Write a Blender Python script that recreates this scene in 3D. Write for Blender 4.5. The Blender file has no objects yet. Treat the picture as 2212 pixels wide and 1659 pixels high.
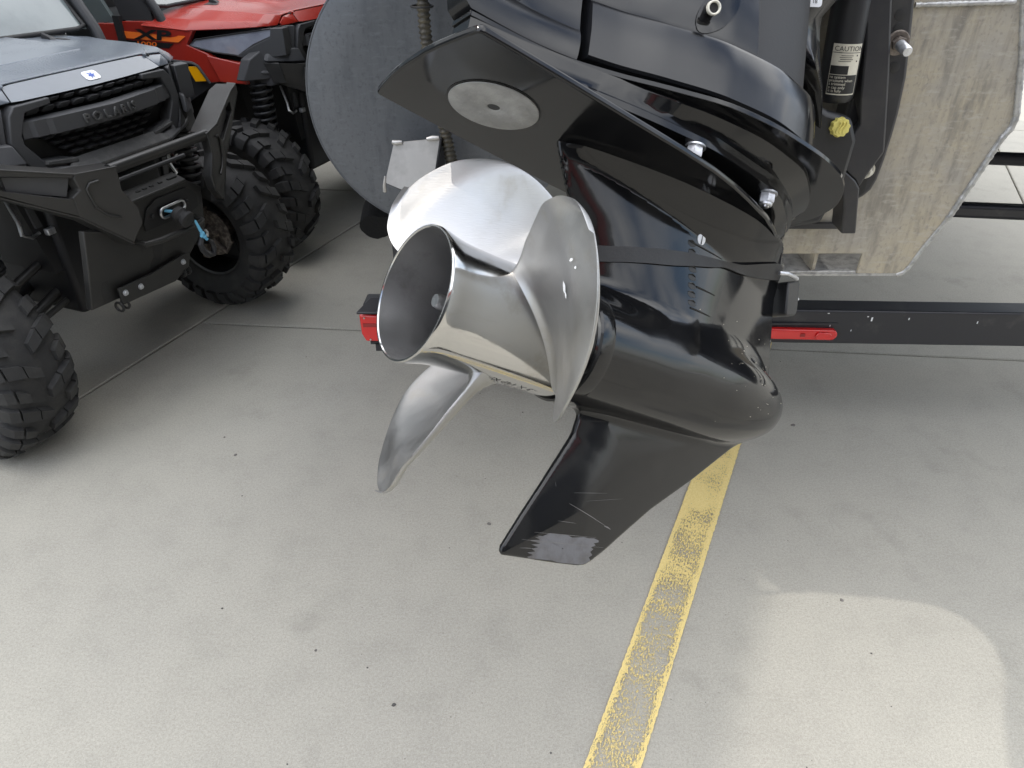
import bpy, bmesh, math, random
import numpy as np
from mathutils import Matrix, Vector
random.seed(7)
R = math.radians
scene = bpy.context.scene
COL = scene.collection

# ------------------------------------------------------------------ camera
cd = bpy.data.cameras.new('camera')
cam = bpy.data.objects.new('camera', cd)
COL.objects.link(cam)
cam.location = (0, 0, 1.6)
cam.rotation_euler = (R(90 - 33.8), 0, 0)
cd.sensor_fit = 'HORIZONTAL'
cd.sensor_width = 36
cd.lens = 36 * 1579 / 2212
cd.clip_start = 0.02
cd.clip_end = 2000
scene.camera = cam

# ------------------------------------------------------------------ sky and sun
SUN_EL, SUN_AZ = R(51), R(278.5)          # azimuth of the sun, from +Y towards +X
w = bpy.data.worlds.new('World')
scene.world = w
w.use_nodes = True
wn = w.node_tree
wn.nodes.clear()
out = wn.nodes.new('ShaderNodeOutputWorld')
bg = wn.nodes.new('ShaderNodeBackground')
bg.inputs['Strength'].default_value = 0.12
sky = wn.nodes.new('ShaderNodeTexSky')
sky.sky_type = 'NISHITA'
sky.sun_disc = False
sky.sun_elevation = SUN_EL
sky.sun_rotation = SUN_AZ
sky.air_density = 1.0
sky.dust_density = 1.6
# broken cloud cover: soft white patches over the blue
tc = wn.nodes.new('ShaderNodeTexCoord')
sep = wn.nodes.new('ShaderNodeSeparateXYZ')
mx = wn.nodes.new('ShaderNodeMath'); mx.operation = 'MAXIMUM'; mx.inputs[1].default_value = 0.0
ad = wn.nodes.new('ShaderNodeMath'); ad.operation = 'ADD'; ad.inputs[1].default_value = 0.16
dv = wn.nodes.new('ShaderNodeVectorMath'); dv.operation = 'DIVIDE'
cmb = wn.nodes.new('ShaderNodeCombineXYZ')
noi = wn.nodes.new('ShaderNodeTexNoise')
noi.inputs['Scale'].default_value = 1.15
noi.inputs['Detail'].default_value = 7
noi.inputs['Roughness'].default_value = 0.56
noi.inputs['Distortion'].default_value = 0.3
rmp = wn.nodes.new('ShaderNodeValToRGB')
rmp.color_ramp.elements[0].position = 0.36
rmp.color_ramp.elements[1].position = 0.63
mixc = wn.nodes.new('ShaderNodeMix'); mixc.data_type = 'RGBA'
CLOUD = (15.0, 15.05, 15.1, 1)
L = wn.links.new
L(tc.outputs['Generated'], sep.inputs[0])
L(sep.outputs[2], mx.inputs[0]); L(mx.outputs[0], ad.inputs[0])
L(ad.outputs[0], cmb.inputs[0]); L(ad.outputs[0], cmb.inputs[1]); L(ad.outputs[0], cmb.inputs[2])
L(tc.outputs['Generated'], dv.inputs[0]); L(cmb.outputs[0], dv.inputs[1])
off = wn.nodes.new('ShaderNodeVectorMath'); off.operation = 'ADD'; off.inputs[1].default_value = (7.9, -2.2, 0.0)   # which clouds stand where
L(dv.outputs[0], off.inputs[0])
L(off.outputs[0], noi.inputs['Vector'])
L(noi.outputs['Fac'], rmp.inputs[0])
L(rmp.outputs[0], mixc.inputs[0])
# an overcast vault is about three times brighter overhead than at the horizon
gr = wn.nodes.new('ShaderNodeMapRange'); gr.inputs['From Min'].default_value = 0.0; gr.inputs['From Max'].default_value = 1.0
gr.inputs['To Min'].default_value = 0.36; gr.inputs['To Max'].default_value = 1.12
cg = wn.nodes.new('ShaderNodeMix'); cg.data_type = 'RGBA'; cg.blend_type = 'MULTIPLY'; cg.inputs[0].default_value = 1.0
cg.inputs[6].default_value = CLOUD
L(mx.outputs[0], gr.inputs['Value']); L(gr.outputs[0], cg.inputs[7]); L(cg.outputs[2], mixc.inputs[7])
L(sky.outputs[0], mixc.inputs[6])
L(mixc.outputs[2], bg.inputs['Color'])
L(bg.outputs[0], out.inputs[0])

sd = bpy.data.lights.new('sun', 'SUN')
sd.energy = 0.52
sd.angle = R(0.53)
sd.color = (1.0, 0.955, 0.88)
sun = bpy.data.objects.new('sun', sd)
COL.objects.link(sun)
sdir = Vector((math.sin(SUN_AZ) * math.cos(SUN_EL), math.cos(SUN_AZ) * math.cos(SUN_EL), math.sin(SUN_EL)))
sun.rotation_euler = sdir.to_track_quat('Z', 'Y').to_euler()
sun.location = sdir * 50

scene.view_settings.view_transform = 'Standard'
scene.view_settings.look = 'None'
scene.view_settings.exposure = 1.42
scene.view_settings.gamma = 1.0
scene.view_settings.use_curve_mapping = False
scene.render.engine = 'CYCLES'
scene.cycles.use_denoising = True
scene.cycles.max_bounces = 8
scene.cycles.sample_clamp_indirect = 6

# ------------------------------------------------------------------ materials
def mat(name, col, rough=0.5, metal=0.0, bump=0.0, bscale=200, coat=0.0, vary=0.0, vscale=6, vcol=None,
        spec=0.5, aniso=0.0, rvary=0.0, coatr=0.05, vlo=0.45, vhi=0.65):
    m = bpy.data.materials.new(name)
    m.use_nodes = True
    nt = m.node_tree
    b = nt.nodes['Principled BSDF']
    b.inputs['Base Color'].default_value = (*col, 1)
    b.inputs['Roughness'].default_value = rough
    b.inputs['Metallic'].default_value = metal
    b.inputs['Specular IOR Level'].default_value = spec
    b.inputs['Coat Weight'].default_value = coat
    b.inputs['Coat Roughness'].default_value = coatr
    b.inputs['Anisotropic'].default_value = aniso
    c = nt.nodes.new('ShaderNodeTexCoord')
    if vary or vcol or rvary:
        n = nt.nodes.new('ShaderNodeTexNoise')
        n.inputs['Scale'].default_value = vscale
        n.inputs['Detail'].default_value = 8
        n.inputs['Roughness'].default_value = 0.62
        nt.links.new(c.outputs['Object'], n.inputs['Vector'])
        if vary or vcol:
            mr = nt.nodes.new('ShaderNodeMapRange')
            mr.inputs['From Min'].default_value = vlo
            mr.inputs['From Max'].default_value = vhi
            nt.links.new(n.outputs['Fac'], mr.inputs['Value'])
            mi = nt.nodes.new('ShaderNodeMix'); mi.data_type = 'RGBA'
            mi.inputs[6].default_value = (*col, 1)
            v = vcol if vcol else tuple(x * (1 - vary) for x in col)
            mi.inputs[7].default_value = (*v, 1)
            nt.links.new(mr.outputs[0], mi.inputs[0])
            nt.links.new(mi.outputs[2], b.inputs['Base Color'])
        if rvary:
            mr2 = nt.nodes.new('ShaderNodeMapRange')
            mr2.inputs['From Min'].default_value = 0.35
            mr2.inputs['From Max'].default_value = 0.68
            mr2.inputs['To Min'].default_value = rough
            mr2.inputs['To Max'].default_value = rough + rvary
            nt.links.new(n.outputs['Fac'], mr2.inputs['Value'])
            nt.links.new(mr2.outputs[0], b.inputs['Roughness'])
    if bump:
        n2 = nt.nodes.new('ShaderNodeTexNoise')
        n2.inputs['Scale'].default_value = bscale
        n2.inputs['Detail'].default_value = 3
        nt.links.new(c.outputs['Object'], n2.inputs['Vector'])
        bp = nt.nodes.new('ShaderNodeBump')
        bp.inputs['Strength'].default_value = bump
        bp.inputs['Distance'].default_value = 0.002
        nt.links.new(n2.outputs['Fac'], bp.inputs['Height'])
        nt.links.new(bp.outputs[0], b.inputs['Normal'])
    return m


def nodes_of(m):
    return m.node_tree.nodes, m.node_tree.links, m.node_tree.nodes['Principled BSDF']


M = {}
M['gloss_black'] = mat('gloss_black_paint', (0.006, 0.0062, 0.007), 0.055, coat=0.0, bump=0.02, bscale=55, rvary=0.07, spec=0.42, vscale=22, vcol=(0.013, 0.0128, 0.0125), vlo=0.52, vhi=0.78, coatr=0.03)
M['gloss_cover'] = mat('cover_paint', (0.008, 0.0085, 0.010), 0.14, coat=0.0, bump=0.03, bscale=70, rvary=0.14, spec=0.45, vscale=7, coatr=0.10)
M['satin_black'] = mat('satin_black_plastic', (0.016, 0.0165, 0.018), 0.38, bump=0.08, bscale=420, rvary=0.15, vscale=10)
M['matte_black'] = mat('matte_black', (0.012, 0.012, 0.013), 0.6, bump=0.1, bscale=300)
M['bracket_black'] = mat('bracket_black', (0.022, 0.022, 0.025), 0.33, bump=0.05, bscale=200, rvary=0.2, vscale=14, vcol=(0.034, 0.033, 0.032))
M['rubber'] = mat('tyre_rubber', (0.025, 0.025, 0.0255), 0.72, bump=0.35, bscale=260, vcol=(0.042, 0.041, 0.039), vscale=9, spec=0.4)
M['strap'] = mat('strap_rubber', (0.018, 0.018, 0.019), 0.5, bump=0.15, bscale=300, rvary=0.15)
M['chrome'] = mat('zinc_plated', (0.62, 0.63, 0.64), 0.28, metal=1.0, bump=0.1, bscale=400, vary=0.3, vscale=60)
M['nut'] = mat('nut_steel', (0.66, 0.67, 0.69), 0.36, metal=0.75, bump=0.15, bscale=300, vary=0.25, vscale=90)
M['anode'] = mat('anode_zinc', (0.30, 0.30, 0.295), 0.62, metal=0.55, bump=0.45, bscale=160, vcol=(0.46, 0.46, 0.45), vscale=28, rvary=0.2, vlo=0.42, vhi=0.72)
M['utv_frame'] = mat('black_powder_coat', (0.019, 0.0187, 0.018), 0.36, bump=0.15, bscale=500, rvary=0.15, vcol=(0.026, 0.025, 0.023), vscale=8)
M['utv_plastic'] = mat('charcoal_plastic', (0.050, 0.051, 0.054), 0.5, bump=0.15, bscale=450, rvary=0.1)
M['utv_dark'] = mat('dark_plastic', (0.028, 0.028, 0.029), 0.55, bump=0.2, bscale=450)
M['shelf_plastic'] = mat('pale_plastic', (0.060, 0.060, 0.060), 0.75, bump=0.4, bscale=500, vcol=(0.085, 0.085, 0.082), vscale=40)
M['red_paint'] = mat('red_plastic', (0.34, 0.022, 0.012), 0.30, coat=0.35, bump=0.04, bscale=120, vary=0.12, vscale=5, coatr=0.12)
M['grey_paint'] = mat('blue_grey_plastic', (0.135, 0.155, 0.182), 0.30, coat=0.3, bump=0.04, bscale=120, vary=0.10, vscale=5, coatr=0.15)
M['windshield'] = mat('windshield_glass', (0.16, 0.19, 0.19), 0.12, spec=0.9, coat=0.8, vary=0.25, vscale=4)
M['windshield'].node_tree.nodes['Principled BSDF'].inputs['Alpha'].default_value = 0.82
M['lamp_glass'] = mat('headlight_lens', (0.32, 0.34, 0.40), 0.08, coat=1.0, vcol=(0.22, 0.23, 0.28), vscale=9, vlo=0.4, vhi=0.7)
M['orange'] = mat('orange_decal', (0.85, 0.17, 0.02), 0.35)
M['decal_black'] = mat('black_decal', (0.012, 0.012, 0.012), 0.35)
M['amber'] = mat('amber_reflector', (0.95, 0.44, 0.0), 0.3, coat=0.6)
M['white'] = mat('white_print', (0.78, 0.80, 0.82), 0.4)
M['blue'] = mat('blue_print', (0.03, 0.09, 0.42), 0.4)
M['rope'] = mat('blue_rope', (0.16, 0.48, 0.70), 0.7, bump=0.5, bscale=400)
M['cream'] = mat('label_cream', (0.66, 0.63, 0.52), 0.5, vary=0.12, vscale=60)
M['ink'] = mat('label_ink', (0.015, 0.015, 0.015), 0.5)
M['yellow_cap'] = mat('yellow_cap', (0.66, 0.58, 0.16), 0.5, vary=0.2, vscale=90)
M['lens_red'] = mat('tail_light_lens', (0.62, 0.012, 0.012), 0.14, coat=0.8)
M['lens_red_dark'] = mat('tail_light_dark', (0.26, 0.006, 0.006), 0.2, coat=0.6)
M['hose'] = mat('corrugated_conduit', (0.040, 0.036, 0.028), 0.55, vcol=(0.10, 0.085, 0.055), vscale=60)
M['carpet'] = mat('black_carpet', (0.012, 0.012, 0.012), 0.95, bump=1.0, bscale=260, spec=0.1)
M['trailer'] = mat('trailer_paint', (0.022, 0.023, 0.028), 0.34, bump=0.06, bscale=200, vcol=(0.055, 0.055, 0.055), vscale=11, vlo=0.58, vhi=0.75)
M['wear'] = mat('bare_primer', (0.13, 0.13, 0.138), 0.5, bump=0.2, bscale=300, vcol=(0.085, 0.08, 0.078), vscale=40)
M['scratch'] = mat('scratch', (0.15, 0.145, 0.14), 0.6)
M['dirt'] = mat('dirt_speck', (0.45, 0.42, 0.34), 0.8)
M['grit'] = mat('grit', (0.09, 0.085, 0.08), 0.8, vcol=(0.24, 0.22, 0.2), vscale=30)
M['rim'] = mat('wheel_rim', (0.02, 0.02, 0.021), 0.4, metal=0.3)
M['brake'] = mat('brake_parts', (0.12, 0.10, 0.085), 0.6, metal=0.4, bump=0.6, bscale=120, vcol=(0.30, 0.26, 0.22), vscale=60)
M['nozzle'] = mat('nozzle_rim', (0.62, 0.60, 0.52), 0.45)
M['sheet'] = mat('galvanised_sheet', (0.50, 0.49, 0.48), 0.36, metal=0.85, vary=0.25, vscale=14, rvary=0.2)


def wet(m):
    """small standing rain drops on the hoods"""
    n, l, b = nodes_of(m)
    c = n.new('ShaderNodeTexCoord')
    v = n.new('ShaderNodeTexVoronoi'); v.inputs['Scale'].default_value = 120
    l.new(c.outputs['Object'], v.inputs['Vector'])
    mr = n.new('ShaderNodeMapRange'); mr.inputs['From Min'].default_value = 0.12; mr.inputs['From Max'].default_value = 0.42
    mr.inputs['To Min'].default_value = 1; mr.inputs['To Max'].default_value = 0
    l.new(v.outputs['Distance'], mr.inputs['Value'])
    t = n.new('ShaderNodeTexNoise'); t.inputs['Scale'].default_value = 7; l.new(c.outputs['Object'], t.inputs['Vector'])
    m2 = n.new('ShaderNodeMapRange'); m2.inputs['From Min'].default_value = 0.42; m2.inputs['From Max'].default_value = 0.55
    l.new(t.outputs['Fac'], m2.inputs['Value'])
    mu = n.new('ShaderNodeMath'); mu.operation = 'MULTIPLY'; l.new(mr.outputs[0], mu.inputs[0]); l.new(m2.outputs[0], mu.inputs[1])
    bp = n.new('ShaderNodeBump'); bp.inputs['Strength'].default_value = 0.5; bp.inputs['Distance'].default_value = 0.003
    l.new(mu.outputs[0], bp.inputs['Height']); l.new(bp.outputs[0], b.inputs['Normal']); l.new(bp.outputs[0], b.inputs['Coat Normal'])


for k_ in ('red_paint', 'grey_paint'):
    M[k_ + '_wet'] = M[k_].copy(); wet(M[k_ + '_wet'])


def steel(name, rough, scr, dirt, base=(0.50, 0.497, 0.49)):
    """stainless steel with fine brushed lines and faint dirt"""
    m = mat(name, (0.60, 0.595, 0.58), rough, metal=1.0)
    n, l, b = nodes_of(m)
    c = n.new('ShaderNodeTexCoord')
    mp = n.new('ShaderNodeMapping'); mp.inputs['Scale'].default_value = (90, 22, 400)
    mp.inputs['Rotation'].default_value = (0.5, 0.8, 0.3)
    t = n.new('ShaderNodeTexNoise'); t.inputs['Scale'].default_value = 2.2; t.inputs['Detail'].default_value = 4
    l.new(c.outputs['Object'], mp.inputs[0]); l.new(mp.outputs[0], t.inputs['Vector'])
    bp = n.new('ShaderNodeBump'); bp.inputs['Strength'].default_value = scr; bp.inputs['Distance'].default_value = 0.0006
    l.new(t.outputs['Fac'], bp.inputs['Height']); l.new(bp.outputs[0], b.inputs['Normal'])
    t2 = n.new('ShaderNodeTexNoise'); t2.inputs['Scale'].default_value = 17; t2.inputs['Detail'].default_value = 9
    t2.inputs['Roughness'].default_value = 0.65
    l.new(c.outputs['Object'], t2.inputs['Vector'])
    mr = n.new('ShaderNodeMapRange'); mr.inputs['From Min'].default_value = 0.38; mr.inputs['From Max'].default_value = 0.70
    mr.inputs['To Min'].default_value = rough; mr.inputs['To Max'].default_value = rough + 0.16
    l.new(t2.outputs['Fac'], mr.inputs['Value']); l.new(mr.outputs[0], b.inputs['Roughness'])
    mr2 = n.new('ShaderNodeMapRange'); mr2.inputs['From Min'].default_value = 0.55; mr2.inputs['From Max'].default_value = 0.75
    l.new(t2.outputs['Fac'], mr2.inputs['Value'])
    mi = n.new('ShaderNodeMix'); mi.data_type = 'RGBA'
    mi.inputs[6].default_value = (*base, 1); mi.inputs[7].default_value = (*dirt, 1)
    l.new(mr2.outputs[0], mi.inputs[0]); l.new(mi.outputs[2], b.inputs['Base Color'])
    return m


M['steel'] = steel('polished_stainless', 0.05, 0.05, (0.36, 0.33, 0.28), (0.52, 0.515, 0.50))
M['steel_blade'] = steel('blade_stainless', 0.38, 0.25, (0.38, 0.36, 0.32), (0.44, 0.44, 0.437))
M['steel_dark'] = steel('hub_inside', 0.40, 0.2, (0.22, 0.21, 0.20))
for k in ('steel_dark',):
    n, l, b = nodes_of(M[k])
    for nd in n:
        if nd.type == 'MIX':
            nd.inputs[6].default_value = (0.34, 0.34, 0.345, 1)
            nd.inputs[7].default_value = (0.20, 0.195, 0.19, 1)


def concrete():
    m = mat('broom_concrete', (0.34, 0.335, 0.31), 0.86, spec=0.3)
    n, l, b = nodes_of(m)
    c = n.new('ShaderNodeTexCoord')
    def noise(s, d, r=0.6):
        t = n.new('ShaderNodeTexNoise'); t.inputs['Scale'].default_value = s
        t.inputs['Detail'].default_value = d; t.inputs['Roughness'].default_value = r
        l.new(c.outputs['Object'], t.inputs['Vector']); return t
    def ramp(src, stops):
        r = n.new('ShaderNodeValToRGB'); cr = r.color_ramp
        while len(cr.elements) < len(stops): cr.elements.new(0.5)
        for e, (p, v) in zip(cr.elements, stops):
            e.position = p; e.color = (*v, 1) if isinstance(v, tuple) else (v, v, v, 1)
        l.new(src, r.inputs[0]); return r
    def mul(a, bb, f=1.0):
        x = n.new('ShaderNodeMix'); x.data_type = 'RGBA'; x.blend_type = 'MULTIPLY'
        x.inputs[0].default_value = f
        l.new(a, x.inputs[6]); l.new(bb, x.inputs[7]); return x.outputs[2]
    big = ramp(noise(0.9, 6).outputs['Fac'], [(0.3, (0.372, 0.355, 0.310)), (0.7, (0.415, 0.396, 0.340))])
    mid = ramp(noise(7, 8, 0.7).outputs['Fac'], [(0.28, 0.90), (0.5, 1.0), (0.75, 1.04)])
    grain = ramp(noise(300, 5, 0.85).outputs['Fac'], [(0.30, 0.52), (0.44, 0.94), (0.56, 1.05), (0.70, 1.42)])
    grain2 = ramp(noise(140, 2, 0.5).outputs['Fac'], [(0.3, 0.90), (0.5, 1.0), (0.7, 1.10)])
    sp = n.new('ShaderNodeTexVoronoi'); sp.inputs['Scale'].default_value = 42
    sp.inputs['Randomness'].default_value = 1.0
    l.new(c.outputs['Object'], sp.inputs['Vector'])
    spk = ramp(sp.outputs['Distance'], [(0.035, 0.45), (0.085, 1.0)])
    # only some of the cells carry a dark speck
    hs = n.new('ShaderNodeSeparateColor'); l.new(sp.outputs['Color'], hs.inputs[0])
    gt = n.new('ShaderNodeMath'); gt.operation = 'GREATER_THAN'; gt.inputs[1].default_value = 0.965
    l.new(hs.outputs[0], gt.inputs[0])
    x1 = mul(big.outputs[0], mid.outputs[0])
    x2 = mul(x1, grain.outputs[0])
    x3 = mul(x2, grain2.outputs[0], 0.8)
    xs = n.new('ShaderNodeMix'); xs.data_type = 'RGBA'; xs.blend_type = 'MULTIPLY'
    l.new(gt.outputs[0], xs.inputs[0]); l.new(x3, xs.inputs[6]); l.new(spk.outputs[0], xs.inputs[7])
    # dark oily stains
    st = ramp(noise(2.9, 7, 0.62).outputs['Fac'], [(0.60, 1.0), (0.70, 0.86)])
    x4 = mul(xs.outputs[2], st.outputs[0])
    l.new(x4, b.inputs['Base Color'])
    bp = n.new('ShaderNodeBump'); bp.inputs['Strength'].default_value = 0.10; bp.inputs['Distance'].default_value = 0.002
    l.new(noise(420, 4, 0.75).outputs['Fac'], bp.inputs['Height']); l.new(bp.outputs[0], b.inputs['Normal'])
    return m


def stripe_mat():
    m = mat('worn_yellow_paint', (0.62, 0.40, 0.07), 0.75, spec=0.3)
    n, l, b = nodes_of(m)
    c = n.new('ShaderNodeTexCoord')
    mp = n.new('ShaderNodeMapping'); mp.inputs['Scale'].default_value = (1.0, 0.42, 1.0)
    l.new(c.outputs['Object'], mp.inputs[0])
    t = n.new('ShaderNodeTexNoise'); t.inputs['Scale'].default_value = 230; t.inputs['Detail'].default_value = 5; t.inputs['Roughness'].default_value = 0.78
    l.new(mp.outputs[0], t.inputs['Vector'])
    t2 = n.new('ShaderNodeTexNoise'); t2.inputs['Scale'].default_value = 9; t2.inputs['Detail'].default_value = 5
    l.new(c.outputs['Object'], t2.inputs['Vector'])
    # wear: strongest along the middle of the near half (object x runs across, y along the stripe)
    sx = n.new('ShaderNodeSeparateXYZ'); l.new(c.outputs['Object'], sx.inputs[0])
    ab = n.new('ShaderNodeMath'); ab.operation = 'ABSOLUTE'; l.new(sx.outputs[0], ab.inputs[0])
    e = n.new('ShaderNodeMapRange'); e.inputs['From Min'].default_value = 0.038; e.inputs['From Max'].default_value = 0.056
    e.inputs['To Min'].default_value = 0.0; e.inputs['To Max'].default_value = -0.17
    l.new(ab.outputs[0], e.inputs['Value'])
    g = n.new('ShaderNodeMapRange'); g.inputs['From Min'].default_value = 0.45; g.inputs['From Max'].default_value = 0.95
    g.inputs['To Min'].default_value = 0.03; g.inputs['To Max'].default_value = -0.13
    l.new(sx.outputs[1], g.inputs['Value'])
    a1 = n.new('ShaderNodeMath'); a1.operation = 'ADD'; l.new(e.outputs[0], a1.inputs[0]); l.new(g.outputs[0], a1.inputs[1])
    s2 = n.new('ShaderNodeMath'); s2.operation = 'MULTIPLY_ADD'; s2.inputs[1].default_value = 0.42
    l.new(t2.outputs['Fac'], s2.inputs[0]); l.new(a1.outputs[0], s2.inputs[2])
    a3 = n.new('ShaderNodeMath'); a3.operation = 'ADD'; l.new(t.outputs['Fac'], a3.inputs[0]); l.new(s2.outputs[0], a3.inputs[1])
    mr0 = n.new('ShaderNodeMapRange'); mr0.inputs['From Min'].default_value = 0.635; mr0.inputs['From Max'].default_value = 0.735
    l.new(a3.outputs[0], mr0.inputs['Value'])
    te = n.new('ShaderNodeTexNoise'); te.inputs['Scale'].default_value = 70; te.inputs['Detail'].default_value = 5
    l.new(c.outputs['Object'], te.inputs['Vector'])
    er = n.new('ShaderNodeMath'); er.operation = 'MULTIPLY_ADD'; er.inputs[1].default_value = 0.010
    l.new(te.outputs['Fac'], er.inputs[0]); l.new(ab.outputs[0], er.inputs[2])
    e2 = n.new('ShaderNodeMath'); e2.operation = 'GREATER_THAN'; e2.inputs[1].default_value = 0.0630
    l.new(er.outputs[0], e2.inputs[0])
    mr = n.new('ShaderNodeMath'); mr.operation = 'MAXIMUM'; l.new(mr0.outputs[0], mr.inputs[0]); l.new(e2.outputs[0], mr.inputs[1])
    tr = n.new('ShaderNodeBsdfTransparent')
    ms = n.new('ShaderNodeMixShader')
    l.new(mr.outputs[0], ms.inputs[0]); l.new(b.outputs[0], ms.inputs[1]); l.new(tr.outputs[0], ms.inputs[2])
    o = [x for x in n if x.type == 'OUTPUT_MATERIAL'][0]
    l.new(ms.outputs[0], o.inputs[0])
    r = n.new('ShaderNodeValToRGB')
    r.color_ramp.elements[0].position = 0.3; r.color_ramp.elements[0].color = (0.70, 0.53, 0.18, 1)
    r.color_ramp.elements[1].position = 0.7; r.color_ramp.elements[1].color = (0.90, 0.74, 0.34, 1)
    l.new(t.outputs['Fac'], r.inputs[0]); l.new(r.outputs[0], b.inputs['Base Color'])
    return m


def aluminium(name, base, streak, warm, rough, metal):
    m = mat(name, base, rough, metal=metal)
    n, l, b = nodes_of(m)
    c = n.new('ShaderNodeTexCoord')
    def noise(scale, s, d):
        mp = n.new('ShaderNodeMapping'); mp.inputs['Scale'].default_value = scale
        l.new(c.outputs['Object'], mp.inputs[0])
        t = n.new('ShaderNodeTexNoise'); t.inputs['Scale'].default_value = s; t.inputs['Detail'].default_value = d
        t.inputs['Roughness'].default_value = 0.65
        l.new(mp.outputs[0], t.inputs['Vector']); return t.outputs['Fac']
    def mix(fac, a, colr, lo, hi):
        mr = n.new('ShaderNodeMapRange'); mr.inputs['From Min'].default_value = lo; mr.inputs['From Max'].default_value = hi
        l.new(fac, mr.inputs['Value'])
        x = n.new('ShaderNodeMix'); x.data_type = 'RGBA'
        l.new(mr.outputs[0], x.inputs[0]); l.new(a, x.inputs[6]); x.inputs[7].default_value = (*colr, 1)
        return x.outputs[2]
    rgb = n.new('ShaderNodeRGB'); rgb.outputs[0].default_value = (*base, 1)
    a = mix(noise((1, 1, 1), 6, 6), rgb.outputs[0], warm, 0.42, 0.62)
    a = mix(noise((1, 1, 0.22), 30, 8), a, streak, 0.50, 0.66)
    a = mix(noise((1, 1, 0.05), 46, 4), a, streak, 0.54, 0.80)
    a = mix(noise((1, 1, .8), 150, 5), a, tuple(x * .72 for x in base), 0.54, 0.72)
    a = mix(noise((0.35, 0.35, 1), 120, 4), a, tuple(x * 1.25 for x in base), 0.52, 0.8)
    l.new(a, b.inputs['Base Color'])
    mr = n.new('ShaderNodeMapRange'); mr.inputs['To Min'].default_value = rough - 0.08; mr.inputs['To Max'].default_value = rough + 0.18
    l.new(noise((1, 1, 0.3), 18, 5), mr.inputs['Value']); l.new(mr.outputs[0], b.inputs['Roughness'])
    bp = n.new('ShaderNodeBump'); bp.inputs['Strength'].default_value = 0.15; bp.inputs['Distance'].default_value = 0.001
    l.new(noise((1, 1, 1), 160, 4), bp.inputs['Height']); l.new(bp.outputs[0], b.inputs['Normal'])
    return m


M['concrete'] = concrete()
M['stripe'] = stripe_mat()
M['pod'] = aluminium('raw_aluminium', (0.36, 0.34, 0.30), (0.235, 0.22, 0.19), (0.43, 0.385, 0.295), 0.46, 0.30)
M['pontoon'] = aluminium('dark_pontoon', (0.098, 0.106, 0.119), (0.082, 0.089, 0.101), (0.106, 0.113, 0.126), 0.38, 0.35)
M['weld'] = mat('weld_bead', (0.46, 0.46, 0.45), 0.45, metal=0.6, bump=0.8, bscale=120, vary=0.4, vscale=60)

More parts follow.
